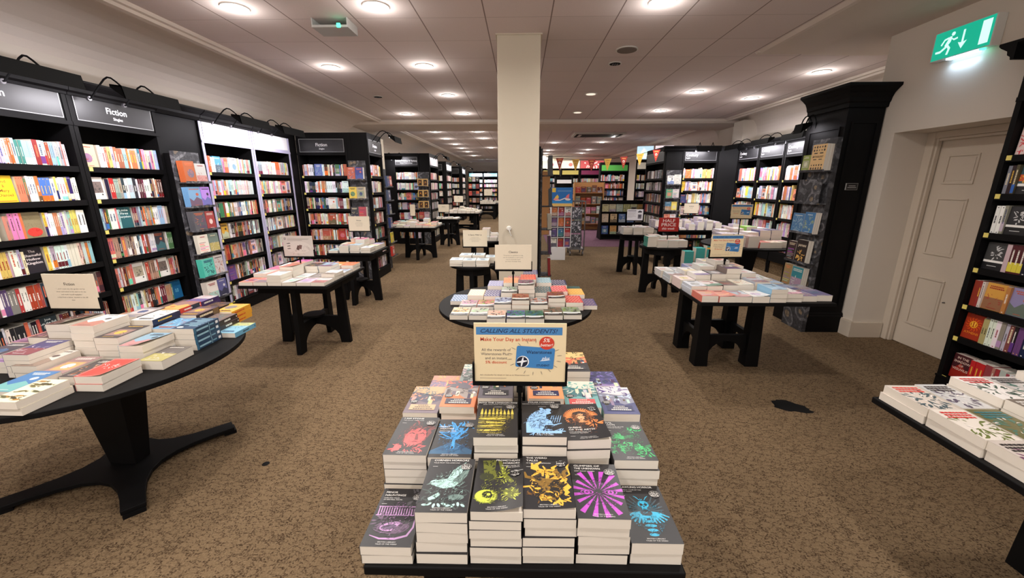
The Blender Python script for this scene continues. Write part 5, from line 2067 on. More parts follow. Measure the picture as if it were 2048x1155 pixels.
BACK = [
    (-.43, 1.29, 4, .028, poster(1, (110, 95, 105), (75, 70, 90), (190, 150, 110), (190, 160, 125)), 'crime paperback with grey station and tan title box', (60, 55, 62)),
    (-.292, 1.29, 5, .028, poster(2, (205, 120, 75), (150, 140, 135), (90, 85, 95), (50, 48, 70)), 'crime paperback with terraced street and navy box', (205, 120, 75)),
    (-.155, 1.30, 6, .028, poster(3, (90, 84, 92), (50, 48, 60), (210, 110, 60), (32, 30, 36)), 'crime paperback with black title box', (60, 55, 62)),
    (.03, 1.30, 6, .028, poster(4, (225, 150, 100), (190, 120, 90), (230, 170, 120), (40, 42, 80)), 'orange crime paperback with navy title box', (225, 150, 100)),
    (.165, 1.29, 5, .029, poster(5, (110, 165, 165), (70, 120, 125), (210, 205, 190), (200, 80, 80)), 'crime paperback with teal shore and red title box', (110, 165, 165)),
    (.305, 1.28, 4, .031, poster(6, (60, 64, 110), (130, 130, 150), (200, 200, 205), (38, 42, 84)), 'crime paperback with snowy navy village', (60, 64, 110)),
    (-.40, 1.50, 2, .028, poster(7, (205, 130, 105), (120, 105, 130), (170, 120, 100), (190, 160, 125)), 'back-row crime paperback with pink sky', (205, 130, 105)),
    (-.262, 1.505, 4, .028, poster(8, (120, 130, 125), (90, 100, 95), (190, 190, 175), (60, 70, 70)), 'back-row crime paperback with grey-green stone', (120, 130, 125)),
    (-.12, 1.51, 4, .028, poster(9, (60, 60, 66), (40, 40, 50), (120, 90, 70), (190, 180, 160)), 'back-row crime paperback hidden behind the sign', (60, 60, 66)),
    (.02, 1.51, 5, .028, poster(10, (200, 180, 150), (150, 130, 110), (90, 70, 60), (120, 40, 40)), 'back-row crime paperback with sand sky', (200, 180, 150)),
    (.16, 1.52, 6, .028, poster(11, (50, 48, 52), (200, 110, 80), (220, 180, 120), (60, 60, 66)), 'back-row crime paperback with dark sky', (50, 48, 52)),
    (.297, 1.50, 3, .028, poster(12, (140, 120, 170), (80, 74, 130), (60, 60, 100), (200, 190, 200)), 'back-row crime paperback with violet cliffs', (140, 120, 170)),
]
for x, y, n, t_, A, desc, c in BACK:
    stack(x, y, ftz + .001, n, t_, c, A, desc, 'on the front table', rev=True)
table_sign('cream student discount sign standing on the front table', -.002, 1.245, ftz, 1.0, student_card(), 'cream_card', rz=0, W=.308, H=.21)

# ------------------------------------------------------------------ left pedestal table
LT = .73
pedestal_table('large round black pedestal table piled with paperbacks, cut by the left frame edge', -2.36, 2.03, LT, .68)
WL = 'on the left pedestal table'


def cov(seed, col):
    return generic_cover(random.Random(seed), col)


FISH = Art()
FISH.rect(0, 0, 128, 198, (226, 218, 190))
_r = random.Random(40)
for k in range(16):
    a, x, y = _r.uniform(-.4, .4), _r.uniform(20, 108), _r.uniform(16, 180)
    FISH.ell(x, y, 24, 7, _r.choice([(110, 104, 60), (70, 66, 44), (160, 120, 60), (90, 90, 60)]), 14, a)
    FISH.poly([(x + 20, y), (x + 34, y + 7), (x + 34, y - 7)], (90, 84, 50))
    FISH.ell(x - 14, y, 6, 4, (225, 215, 180), 10, a)
FISH.clip_ok(128, 198)
REDW = Art()
REDW.rect(0, 0, 128, 198, (205, 60, 50))
REDW.rect(6, 6, 122, 192, (225, 200, 195))
REDW.rect(8, 8, 120, 190, (205, 60, 50))
REDW.scribble(random.Random(4), 64, 110, 40, 20, 18, (235, 225, 220), 8, 24, 3)
REDW.clip_ok(128, 198)
BLUE4 = Art()
BLUE4.rect(0, 0, 128, 198, (40, 66, 92))
for k in range(6):
    BLUE4.rect(14, 20 + 24 * k, 14 + (70, 90, 60, 84, 96, 50)[k], 29 + 24 * k, (150, 190, 205))
BLUE4.ell(96, 170, 18, 12, (235, 235, 230))
B4S = [(.0, .08, 0, 1, (60, 110, 140)), (.1, .55, .3, .62, (150, 190, 205)), (.58, .6, 0, 1, (150, 190, 205)), (.62, .78, .35, .6, (120, 165, 185)), (.85, .95, .25, .75, (235, 235, 235))]
lt = [
    (-2.175, 1.41, 2, .033, (226, 218, 190), FISH, 'paperback with green and brown fish', None, 0),
    (-2.318, 1.50, 2, .030, (50, 110, 175), cov(201, (50, 115, 180)), 'bright blue paperback', None, 0),
    (-2.045, 1.615, 2, .036, (205, 60, 50), REDW, 'red paperback with white script', None, .02),
    (-2.185, 1.67, 1, .042, (60, 54, 56), cov(203, (70, 62, 64)), 'dark paperback with white ruins', None, .012),
    (-2.325, 1.70, 1, .045, (150, 110, 110), cov(204, (160, 120, 120)), 'dusty pink paperback', None, 0),
    (-2.465, 1.72, 2, .036, (60, 60, 62), cov(205, (206, 198, 190)), 'pale grey paperback', None, 0),
    (-1.965, 1.845, 1, .048, (90, 84, 80), cov(206, (100, 92, 88)), 'single fat grey-covered paperback at the table rim', None, .0),
    (-2.10, 1.885, 3, .036, (110, 150, 175), cov(207, (120, 160, 185)), 'thick pale blue paperback', None, .035),
    (-2.24, 1.91, 4, .036, (60, 50, 52), cov(208, (66, 56, 58)), 'brown-black scribbled paperback', None, 0),
    (-2.38, 1.93, 5, .040, (224, 220, 214), cov(209, (222, 218, 212)), 'white paperback with brown oval', None, 0),
    (-2.52, 1.74, 4, .030, (60, 56, 110), cov(210, (66, 62, 116)), 'violet-blue paperback', None, 0),
    (-2.66, 1.78, 2, .030, (200, 190, 184), cov(211, (204, 194, 188)), 'grey-white paperback', None, 0),
    (-2.55, 1.96, 5, .039, (80, 40, 40), cov(212, (84, 44, 44)), 'maroon paperback with a lifted cover', None, .05),
    (-2.69, 1.98, 3, .038, (90, 60, 60), cov(213, (96, 66, 66)), 'brown-red paperback', None, 0),
    (-2.83, 2.0, 2, .038, (220, 120, 110), cov(214, (225, 130, 120)), 'salmon paperback near the frame edge', None, 0),
    (-2.80, 1.80, 2, .038, (70, 70, 80), cov(224, (74, 70, 84)), 'dark grey paperback near the frame edge', None, 0),
    (-1.985, 2.085, 4, .0325, (40, 66, 92), BLUE4, 'navy paperback with pale blue spine lettering', B4S, -2),
]
for q in lt:
    x, y, n, t_, c, A, desc, sp, cu = q
    if sp:
        # spine towards the right
        stack(x, y, LT + .001, n, t_, c, A, desc, WL, rev=True, spine=[(1 - b, 1 - a, s0, s1, cc) for a, b, s0, s1, cc in sp])
    else:
        stack(x, y, LT + .001, n, t_, c, A, desc, WL, curl=cu)
rv = [
    (-2.125, 2.11, 4, .030, (90, 150, 195), 'light blue paperback', (60, 120, 175)),
    (-2.265, 2.14, 5, .032, (215, 212, 206), 'white paperback with navy spine', (28, 36, 66)),
    (-2.405, 2.19, 5, .032, (150, 140, 138), 'grey paperback behind the fiction sign', (60, 60, 64)),
    (-2.545, 2.19, 4, .032, (170, 120, 90), 'tan paperback behind the fiction sign', (120, 70, 50)),
    (-2.02, 2.30, 3, .030, (110, 90, 88), 'brown-grey paperback', (50, 36, 36)),
    (-2.16, 2.33, 4, .032, (90, 66, 80), 'plum paperback', (40, 26, 34)),
    (-2.30, 2.35, 5, .031, (235, 160, 70), 'orange and purple striped paperback', (200, 60, 50)),
    (-2.44, 2.40, 4, .031, (90, 60, 50), 'dark brown paperback', (190, 140, 60)),
    (-1.90, 2.29, 1, .03, (120, 180, 205), 'pale blue paperback at the far rim', (110, 170, 200)),
    (-2.08, 2.52, 3, .030, (235, 170, 50), 'amber yellow paperback', (225, 160, 50)),
    (-2.22, 2.54, 3, .032, (60, 44, 36), 'dark paperback with gold ring', (30, 24, 24)),
    (-2.36, 2.60, 4, .032, (100, 80, 140), 'purple and white paperback', (60, 40, 90)),
    (-2.50, 2.60, 3, .032, (80, 60, 60), 'dark-red paperback at the far rim', (60, 30, 30)),
]
for i, (x, y, n, t_, c, desc, sc_) in enumerate(rv):
    rr = random.Random(500 + i)
    stack(x, y, LT + .001, n, t_, c, cov(230 + i, c), desc, WL, rev=True, spcol=sc_, spine=spine_art(rr, sc_))
table_sign('cream Fiction quotation sign on the left pedestal table', -2.59, 2.165, LT, .955,
           quote_card('Fiction', ['"...and I went into the garden and lay', 'down and looked at the stars in the sky', 'and made myself negligible."', 'a line from a letter, quoted at the till', 'Anon']), rz=0)

# ------------------------------------------------------------------ round classics table
CT = .73
table('round black table of classics in front of the column', -.045, 3.10, CT, R=.61, base='cross', half=.34)
WC = 'on the round classics table'


def band_cover(seed, col):
    r = random.Random(seed)
    A = Art()
    A.rect(0, 0, 128, 198, (30, 28, 30))
    A.rect(0, 50, 128, 70, (236, 234, 230))
    A.rect(0, 70, 128, 198, col)
    A.scribble(r, 64, 130, 52, 46, 30, jit(r, col, 70), 12, 36, 9)
    A.scribble(r, 64, 130, 40, 40, 12, (40, 34, 32), 12, 30, 7)
    A.rect(24, 28, 104, 33, (210, 208, 204))
    return A.clip_ok(128, 198)


def cloth_cover(seed, col):
    r = random.Random(seed)
    A = Art()
    A.rect(0, 0, 128, 198, col)
    c2 = jit(r, r.choice([(236, 232, 224), (230, 200, 160), (30, 36, 70), (240, 236, 228)]), 8)
    k = r.randrange(3)
    for gx in range(5):
        for gy in range(7):
            x, y = 16 + gx * 24 + (gy % 2) * 10, 18 + gy * 27
            if k == 0:
                A.ell(x, y, 6, 6, c2, 10)
            elif k == 1:
                A.stroke([(x - 9, y), (x, y + 6), (x + 9, y)], 5, c2)
            else:
                A.poly([(x, y - 8), (x + 6, y), (x, y + 8), (x - 6, y)], c2)
    return A.clip_ok(128, 198)


cl = []
# x, y, copies, t, kind, colour, description
FR = [(-.50, 2.66, 1, .031, 'b', (196, 180, 150), 'banded classic with straw hat picture'),
      (-.365, 2.66, 1, .031, 'b', (170, 160, 150), 'banded classic with grey figure'),
      (-.232, 2.60, 1, .031, 'b', (180, 160, 140), 'banded classic with sandy landscape'),
      (-.10, 2.60, 1, .031, 'b', (60, 70, 120), 'banded classic with navy picture'),
      (.035, 2.60, 1, .031, 'b', (40, 90, 60), 'banded classic with green and white leaves'),
      (.168, 2.68, 1, .031, 'b', (110, 80, 60), 'banded classic with brown interior'),
      (.302, 2.69, 1, .031, 'b', (120, 130, 110), 'banded classic with olive picture'),
      (-.47, 2.87, 1, .031, 'b', (170, 150, 140), 'second-row banded classic with lace'),
      (-.335, 2.87, 1, .031, 'b', (190, 110, 110), 'second-row banded classic with pink dress'),
      (-.20, 2.83, 2, .031, 'b', (150, 160, 180), 'second-row banded classic with pale crowd'),
      (-.065, 2.83, 3, .031, 'b', (140, 90, 60), 'second-row banded classic with dark brown scene'),
      (.07, 2.83, 2, .031, 'b', (150, 150, 150), 'second-row banded classic with grey engraving'),
      (.205, 2.90, 3, .031, 'b', (120, 60, 60), 'second-row banded classic with a lifted cover'),
      (.345, 2.90, 2, .031, 'c', (190, 60, 60), 'red cloth-bound classic with white dots'),
      (.455, 2.92, 1, .031, 'c', (66, 60, 110), 'indigo cloth-bound classic with small stars'),
      (-.43, 3.08, 2, .031, 'c', (230, 200, 175), 'cream and peach cloth-bound classic'),
      (-.295, 3.06, 2, .031, 'c', (90, 86, 130), 'blue-grey cloth-bound classic with white flowers'),
      (-.16, 3.05, 3, .031, 'b', (180, 180, 180), 'third-row banded classic, pale grey'),
      (-.02, 3.04, 5, .031, 'b', (120, 116, 118), 'tallest grey banded classic below the sign'),
      (.115, 3.06, 3, .031, 'c', (40, 90, 100), 'dark teal cloth-bound classic with white birds'),
      (.25, 3.10, 3, .031, 'c', (205, 70, 70), 'red and grey cloth-bound classic'),
      (.385, 3.12, 2, .031, 'c', (235, 180, 90), 'amber cloth-bound classic'),
      (-.56, 3.02, 1, .031, 'c', (90, 120, 160), 'single blue cloth-bound classic at the left rim'),
      (-.28, 3.27, 3, .031, 'c', (150, 150, 190), 'pale violet cloth-bound classic'),
      (-.145, 3.26, 4, .031, 'c', (235, 150, 110), 'orange-pink cloth-bound classic'),
      (-.005, 3.25, 5, .031, 'c', (215, 70, 60), 'bright red cloth-bound classic at the back'),
      (.13, 3.27, 4, .031, 'c', (130, 170, 180), 'light teal cloth-bound classic'),
      (.265, 3.31, 3, .031, 'c', (40, 44, 84), 'navy cloth-bound classic'),
      (.40, 3.33, 1, .031, 'c', (50, 90, 80), 'bottle green cloth-bound classic'),
      (-.12, 3.46, 3, .031, 'c', (150, 50, 60), 'wine red cloth-bound classic at the far rim'),
      (.02, 3.45, 5, .031, 'c', (60, 66, 110), 'dark blue cloth-bound classic at the far rim')]
for i, (x, y, n, t_, k, c, desc) in enumerate(FR):
    A = band_cover(300 + i, c) if k == 'b' else cloth_cover(300 + i, c)
    stack(x, y, CT + .001, n, t_, c, A, desc, WC, rev=(k == 'c'), curl=(.02 if k == 'b' and i in (12, 9, 8, 18) else .006 if k == 'b' else 0))
table_sign('cream Classics quotation sign on the round table before the column', -.065, 3.253, CT, .972,
           quote_card('Classics', ['"The person, be it gentleman or lady,', 'who has not pleasure in a good novel,', 'must be intolerably stupid"', 'Jane Austen, Northanger Abbey']))

# small round table with its own sign
table('small round table of identical blue-white books left of the column', -.60, 4.92, .70, R=.29, base='cross', half=.23)
for j, (x, y, n) in enumerate(((-.86, 4.72, 3), (-.70, 4.70, 3), (-.54, 4.70, 3), (-.77, 4.91, 4), (-.61, 4.92, 4), (-.45, 4.93, 3))):
    stack(x, y, .701, n, .025, (215, 225, 228), cov(350, (205, 222, 228)), 'white and pale blue novel', 'pile %s on the small round table' % ORD[j], w=.152, l=.19)
table_sign('cream It Starts With Us sign on the small round table', -.575, 4.97, .70, .905, quote_card('It Starts With Us', ['A tender and moving sequel', 'about second chances and first loves', 'for everyone who has read the first book', 'and could not wait for more', 'signed copies at the till'], size=7.5))

# ------------------------------------------------------------------ right square table
RT = .75
table('large square black table with box stretchers on the right', 1.93, 3.77, RT, W=1.06, Dp=1.20, top_c=(1.955, 3.66), base=(.235, .215))
WR = 'on the large right table'
cols_r = [(205, 60, 50), (190, 195, 205), (200, 200, 198), (120, 170, 205), (225, 222, 216), (90, 80, 130), (84, 72, 130)]
R1 = [(1.435, 3.07, 2, .026, (215, 80, 60), 'white and coral paperback with orange spine'), (1.568, 3.07, 1, .048, (222, 90, 75), 'red paperback with a glowing ring'),
      (1.70, 3.07, 1, .046, (140, 170, 195), 'pale blue map-cover paperback'), (1.832, 3.07, 1, .05, (222, 222, 218), 'white paperback with black star'),
      (1.965, 3.07, 3, .036, (90, 160, 205), 'sky blue front-row paperback'), (2.097, 3.09, 2, .034, (226, 222, 212), 'cream front-row paperback'),
      (2.23, 3.11, 1, .045, (100, 90, 140), 'purple-grey paperback with landscape'), (2.362, 3.12, 1, .048, (70, 56, 120), 'deep violet swirling paperback at the corner')]
R2 = [(1.43, 3.28, 3, .026, (190, 200, 215), 'pale blue and white paperback'), (1.563, 3.28, 2, .04, (215, 200, 200), 'white brush-stroke paperback'), (1.70, 3.29, 2, .042, (60, 44, 42), 'dark brown title-page paperback'),
      (1.835, 3.30, 2, .044, (226, 220, 190), 'cream paperback with large dark lettering'), (1.97, 3.31, 3, .036, (140, 150, 170), 'grey-blue photo paperback'), (2.105, 3.31, 1, .046, (70, 66, 70), 'charcoal landscape paperback'),
      (2.24, 3.33, 1, .04, (90, 110, 160), 'blue coastal paperback'), (2.37, 3.33, 1, .04, (120, 116, 122), 'grey speckled paperback')]
R3 = [(1.425, 3.50, 3, .027, (226, 196, 190), 'pink and white patterned paperback'), (1.56, 3.50, 3, .042, (222, 218, 214), 'white paperback of the third row'), (1.695, 3.51, 3, .044, (60, 56, 58), 'black and white letter-cover paperback'),
      (1.83, 3.52, 4, .045, (70, 50, 44), 'dark brown thick paperback'), (1.97, 3.52, 3, .046, (180, 182, 186), 'paperback with framed grey photograph'), (2.105, 3.53, 2, .044, (200, 200, 200), 'light grey paperback'), (2.24, 3.55, 1, .044, (70, 90, 140), 'blue sea-cover paperback')]
R4 = [(1.41, 3.72, 2, .036, (170, 180, 190), 'grey-blue dotted paperback'), (1.545, 3.72, 3, .038, (214, 212, 214), 'white paperback of the fourth row'), (1.685, 3.72, 4, .040, (200, 198, 196), 'pale paperback below the student sign'),
      (1.825, 3.73, 5, .042, (206, 196, 186), 'fat cream paperback, tall stack'), (1.965, 3.73, 4, .040, (190, 130, 80), 'paperback with orange label'), (2.10, 3.74, 2, .036, (196, 200, 216), 'lilac-white paperback'), (2.235, 3.75, 1, .036, (150, 160, 190), 'periwinkle paperback')]
R5 = [(1.40, 3.94, 2, .036, (205, 205, 208), 'silver paperback at the back'), (1.54, 3.94, 2, .036, (150, 160, 175), 'steel blue paperback at the back'), (1.68, 3.95, 3, .036, (110, 120, 180), 'periwinkle blue paperback at the back'),
      (1.82, 3.95, 4, .040, (210, 204, 196), 'cream paperback at the back'), (1.96, 3.96, 3, .036, (200, 190, 180), 'sand paperback at the back'), (2.10, 3.96, 2, .036, (190, 196, 205), 'cool grey paperback at the back')]
i = 0
for row in (R1, R2, R3, R4, R5):
    for x, y, n, t_, c, desc in row:
        i += 1
        c = tuple(int(v * .68 + q_ * .32) for v, q_ in zip(c, (212, 209, 206)))
        stack(x, y, RT + .001, n, t_, c, cov(400 + i, c), desc, WR, curl=(.03 if i in (2, 4, 10) else .012 if i % 3 == 0 else 0), rz=0)
table_sign('cream student discount sign on the large right table', 1.90, 3.713, RT, 1.005, student_card(), 'cream_card', rz=3)

# ------------------------------------------------------------------ near right table
NT = .73
table('black table cut by the right frame edge, nearest the camera', 2.48, 1.13, NT, W=1.35, Dp=1.05, base=(.22, .30), top_c=(2.26, 1.13))
WN = 'on the near right table'


def photo_cover(seed, base, tcol):
    r = random.Random(seed)
    A = Art()
    A.rect(0, 0, 128, 198, base)
    A.scribble(r, 64, 120, 56, 60, 34, jit(r, (90, 84, 80), 30), 14, 40, 8)
    A.scribble(r, 64, 120, 50, 50, 12, (225, 220, 215), 10, 30, 5)
    for k in range(3):
        x = 12
        while x < 110:
            q = r.uniform(8, 16)
            A.rect(x, 52 - 16 * k, min(x + q, 116), 62 - 16 * k, tcol)
            x += q + 3
    return A.clip_ok(128, 198)


ni = 0
for y, xs in ((1.435, [(1.60, 2, .034, (200, 190, 180), (210, 70, 60)), (1.735, 2, .036, (190, 190, 190), (60, 50, 50)), (1.872, 3, .038, (230, 226, 222), (200, 60, 60)), (2.01, 3, .038, (190, 186, 184), (50, 46, 46)), (2.148, 4, .036, (206, 200, 190), (60, 50, 50)), (2.285, 4, .036, (196, 190, 186), (60, 60, 66))]),
              (1.235, [(1.60, 2, .036, (214, 206, 196), (200, 50, 50)), (1.737, 2, .036, (100, 96, 60), (40, 110, 120)), (1.875, 3, .040, (120, 110, 100), (230, 226, 220)), (2.012, 4, .038, (200, 196, 190), (50, 50, 54)), (2.15, 4, .038, (210, 204, 196), (150, 50, 50))]),
              (1.035, [(1.605, 2, .036, (190, 180, 172), (40, 36, 36)), (1.742, 2, .038, (206, 200, 196), (180, 50, 50)), (1.88, 3, .038, (190, 186, 180), (50, 50, 50))])):
    for x, n, t_, c, tc_ in xs:
        ni += 1
        stack(x, y, NT + .001, n, t_, c, photo_cover(600 + ni, c, tc_), '%s photographic paperback, %s pile' % (cname(c), ORD[ni - 1]), WN, rev=True)

# ------------------------------------------------------------------ left aisle tables


def pile_table(x0, y0, nx, ny, z, seed, where, pal, t0=.03, nmax=3, px=.136, py=.205, hide=None, one=None, centre=0):
    r = random.Random(seed)
    for j in range(ny):
        for i_ in range(nx):
            if hide and (i_, j) in hide:
                continue
            c = jit(r, NAMES[r.choice(PAL[pal])] if one is None else one, 16 if one is None else 4)
            n = r.randint(1, nmax)
            if centre:
                n += int(centre * (1 - abs(i_ - (nx - 1) / 2) / nx * 2) * (1 - abs(j - (ny - 1) / 2) / ny * 1.2))
            stack(x0 + i_ * px, y0 + j * py, z + .001, max(1, n), t0 * r.uniform(.8, 1.25), c, generic_cover(random.Random(seed * 50 + i_ + j * 10 + 1), c), '%s book, %s column %s row' % (cname(c), ORD[i_], ORD[j]), where, seed=seed, curl=(.015 if r.random() < .2 and y0 < 5 else 0))


table('black table with crossed base in the left aisle, nearest of three', -2.215, 4.03, .75, W=.83, Dp=.92, top_c=(-2.20, 3.97), base='cross', half=.36)
A_ROWS = [((225, 130, 100), 1), ((230, 110, 110), 1), ((226, 222, 214), 3), ((225, 220, 220), 1), ((205, 180, 200), 1), ((200, 190, 190), 1),
          ((190, 190, 186), 2), ((235, 140, 120), 2), ((226, 120, 90), 4), ((220, 218, 214), 1), ((120, 110, 108), 1), ((228, 226, 222), 2),
          ((225, 90, 140), 2), ((222, 218, 214), 3), ((215, 80, 170), 4), ((60, 50, 60), 3), ((140, 175, 200), 3), ((150, 170, 190), 1),
          ((200, 200, 204), 1), ((180, 184, 190), 2), ((190, 180, 190), 2), ((70, 70, 150), 2), ((235, 130, 50), 2), ((225, 110, 50), 2)]
for k, (c, n) in enumerate(A_ROWS):
    i_, j = k % 6, k // 6
    stack(-2.605 + i_ * .134, 3.52 + j * .215, .751, n, .033, c, cov(700 + k, c), '%s book, %s in %s row' % (cname(c), ORD[i_], ORD[j]), 'on the nearest left aisle table', curl=(.02 if k in (3, 7, 8) else 0))
table_sign('grey illustrated sign on the nearest left aisle table', -2.24, 3.941, .75, .955, grey_card(), 'card_stock')
table('tall black table in the left aisle, second of three', -2.36, 5.66, .75, W=.64, Dp=.66, top_c=(-2.34, 5.67), base='cross', half=.29)
pile_table(-2.64, 5.36, 4, 3, .75, 71, 'on the second left aisle table', 'light', nmax=3, centre=3, px=.15)
table_sign('cream Fiction sign on the second left aisle table', -2.30, 5.66, .75, 1.02, quote_card('Fiction', ['new and recent stories', 'chosen by our booksellers', 'for the long evenings', 'and the short ones']))
table('black table in the left aisle, farthest of three', -2.35, 9.25, .75, W=1.0, Dp=1.0, top_c=(-2.37, 9.2), base='cross', half=.36)
pile_table(-2.85, 8.72, 7, 4, .75, 72, 'on the farthest left aisle table', 'bright', nmax=4, centre=2, px=.138, py=.23)
table_sign('small leaning cream sign on the farthest left aisle table', -2.52, 9.35, .75, .96, quote_card('', []), W=.12, H=.26)
table('small black table beyond the aisle tables', -2.02, 11.3, .75, W=.62, Dp=.6, base='cross', half=.27)
pile_table(-2.32, 11.02, 4, 2, .75, 73, 'on the small far table', 'light', nmax=2, px=.15, one=(228, 226, 222), py=.22)
table_sign('cream sign on the small far table', -2.15, 11.2, .75, .93, quote_card('Staff picks', ['books we have loved this month']))
table('long black far table heaped with pale books', -1.95, 13.9, .75, W=1.2, Dp=1.2, base=(.4, .4))
pile_table(-2.52, 13.32, 8, 5, .75, 74, 'on the long far table', 'light', nmax=3, centre=5, px=.142, py=.225, one=(214, 208, 190))
table_sign('cream sign on the long far table', -2.1, 13.6, .75, 1.1, quote_card('Offers', ['half price this week']))
for k, (x, y) in enumerate(((-1.75, 20.6), (-.95, 21.9))):
    table('distant black table before the blue-lit cases, %s' % ('nearer' if k == 0 else 'farther, next to the column edge'), x, y, .75, W=1.1, Dp=1.1, base=(.4, .4))
    pile_table(x - .5, y - .5, 7, 4, .75, 75 + k, 'on distant table %s' % ORD[k], 'light', nmax=4, centre=3, py=.25, one=(222, 216, 200))
    table_sign('cream sign on distant table, %s' % ('nearer' if k == 0 else 'farther'), x + .1, y - .3, .75, 1.15, quote_card('New', ['fresh in']), W=.4, H=.3)
# round table peeping out left of the column
table('round black table of grey-white books half hidden behind the column', -.62, 7.05, .73, R=.42, base='cross', half=.28)
pile_table(-.95, 6.78, 5, 3, .73, 77, 'on the round table behind the column', 'light', nmax=3, centre=2, one=(200, 196, 192), py=.2)

# ------------------------------------------------------------------ right aisle tables
table('small tall black table with stacked white hardbacks', 2.17, 7.74, .76, R=.34, base='cross', half=.28)
for j, (x, y, n) in enumerate(((1.90, 7.50, 4), (2.08, 7.47, 4), (2.26, 7.47, 4), (2.0, 7.72, 3), (2.18, 7.72, 4), (2.36, 7.70, 3))):
    stack(x, y, .761, n, .033, (212, 214, 212), cov(810, (224, 224, 224)), 'white hardback', 'pile %s on the small tall table' % ORD[j], w=.17, l=.235)
table_sign('white printed notice on the small tall table', 2.17, 7.78, .76, 1.0, notice_card(), 'white_plastic')
table('small round black table under the red half price sign', 2.19, 6.20, .75, R=.34, base='cross', half=.30)
for j, (x, y, n) in enumerate(((1.90, 6.02, 6), (2.03, 5.95, 4), (2.18, 5.95, 4), (2.33, 5.98, 4), (1.98, 6.18, 6), (2.13, 6.18, 5), (2.28, 6.2, 5), (2.08, 6.38, 5), (2.23, 6.38, 4))):
    stack(x, y, .751, n, .025, (50, 140, 125) if j in (1,) else (205, 190, 170), cov(820, (225, 190, 180)), 'pink-covered hardback', 'pile %s under the half price sign' % ORD[j], w=.15, l=.2, rev=(j == 1), spcol=(50, 140, 125))
table_sign('red sign reading half price this week', 2.215, 6.10, .75, .975, half_card(), 'print', W=.302)
table('long black table of hardbacks before the facing cookery bookcase', 3.72, 8.8, .75, W=1.7, Dp=.9, base=(.6, .3))
pile_table(2.92, 8.38, 9, 4, .75, 83, 'on the long hardback table', 'light', nmax=5, t0=.034, centre=3, px=.18, py=.235, hide={(0, 0)}, one=(196, 186, 204))
table_sign('cream sign on the long hardback table', 3.62, 8.75, .75, 1.07, quote_card('Hardbacks', ['new this season', 'from the kitchen']))
pedestal_table('round black pedestal table of hardbacks beside the pilaster', 3.62, 6.45, .75, .68, rz=20)
PT = [(3.03, 6.12, 5, (196, 120, 110), 'coral-edged'), (3.19, 6.02, 5, (196, 204, 196), 'sage'), (3.35, 5.95, 6, (180, 150, 144), 'dusty pink'), (3.51, 5.92, 3, (190, 70, 55), 'brick red'), (3.67, 5.92, 3, (206, 190, 170), 'sand'), (3.83, 5.97, 3, (200, 160, 160), 'rose'),
      (3.12, 6.28, 6, (196, 190, 210), 'lilac'), (3.30, 6.25, 6, (170, 160, 170), 'mauve'), (3.48, 6.22, 7, (226, 214, 214), 'white and red'), (3.66, 6.22, 8, (96, 92, 140), 'indigo'), (3.85, 6.25, 8, (60, 56, 96), 'dark indigo'),
      (3.2, 6.55, 7, (214, 206, 214), 'pale lilac'), (3.4, 6.5, 8, (220, 200, 200), 'pale rose'), (3.6, 6.5, 9, (150, 205, 90), 'lime-topped'), (3.8, 6.55, 8, (200, 196, 210), 'silver-lilac')]
for k, (x, y, n, c, nm) in enumerate(PT):
    stack(x, y, .751, n, .028, c, cov(840 + k, tuple(min(240, v + 20) for v in c)), '%s hardback' % nm, 'on the pedestal table beside the pilaster', w=.165, l=.24)
table_sign('cream student discount sign before the cookery wall', 3.28, 6.12, .75, 1.17, student_card(), 'cream_card', rz=-5)
# stacks standing on the floor below the long table
for j, (x, y, n) in enumerate(((3.28, 8.02, 11), (3.50, 8.02, 13), (3.75, 8.1, 17))):
    for k in range(n):
        add_book('paperback_book', TR(x, y, .001 + k * .033, rz=random.Random(j * 40 + k).uniform(-1, 1)) @ TR(.19, .0, 0, rz=90), .17, .18, .032, (60, 150, 145) if not (j == 2 and k == 12) else (225, 165, 40), None, None,
                 spcol=(60, 150, 145) if not (j == 2 and k == 12) else (225, 165, 40), label='teal hardback, %s from the floor in pile %s below the long table' % (ORD[k], ORD[j]), group='teal hardbacks piled on the floor')

# ------------------------------------------------------------------ children's corner
def art_fn(base, seed, n=3):
    return cov(seed, base)


# cardboard display bin with a blue picture header
T = TR(.66, 9.0, 0)
t = thing('dump_bin', 'white cardboard book display bin with a blue picture header', 'display stand', T)
g = MB()
g.box(.02, 0, 0, .34, .3, .28, 'white_laminate')
g.build('base_box', t)
g = MB()
g.box(0, .02, .28, .46, .34, .29, 'white_laminate')
g.box(0, .30, .28, .46, .34, 1.2, 'white_laminate')
for x in (0, .15, .30, .445):
    g.box(x, .02, .28, x + .015, .30, 1.2, 'white_laminate')
for z in (.50, .73, .96, 1.19):
    g.box(0, .02, z, .46, .30, z + .012, 'white_laminate')
g.build('compartment_frame', t)
g = MB()
g.box(0, .0, 1.2, .46, .03, 1.26, 'print', (235, 195, 110))
g.build('price_rail', t)
g = MB()
A = Art()
A.rect(0, 0, 470, 340, (20, 110, 190))
A.rect(0, 0, 470, 60, (30, 130, 210))
A.rect(20, 240, 100, 330, (240, 200, 70))
A.rect(140, 270, 440, 276, (150, 190, 230))
A.rect(140, 255, 440, 259, (150, 190, 230))
A.poly([(60, 90), (100, 150), (140, 190), (170, 140), (150, 90)], (240, 200, 80))
A.poly([(300, 90), (340, 170), (400, 210), (390, 110)], (235, 120, 130))
A.ell(110, 85, 60, 22, (235, 140, 150))
A.ell(370, 85, 60, 22, (230, 220, 220))
A.stroke([(90, 60), (200, 70), (300, 110), (400, 90)], 22, (225, 225, 235))
A.put(g, lambda x, y, h: (-.005 + x / 1000, .045 - h, 1.26 + y / 1000), 'print', dz=.0006)
g.box(-.005, .046, 1.26, .465, .056, 1.60, 'white_laminate')
g.build('header_board', t)
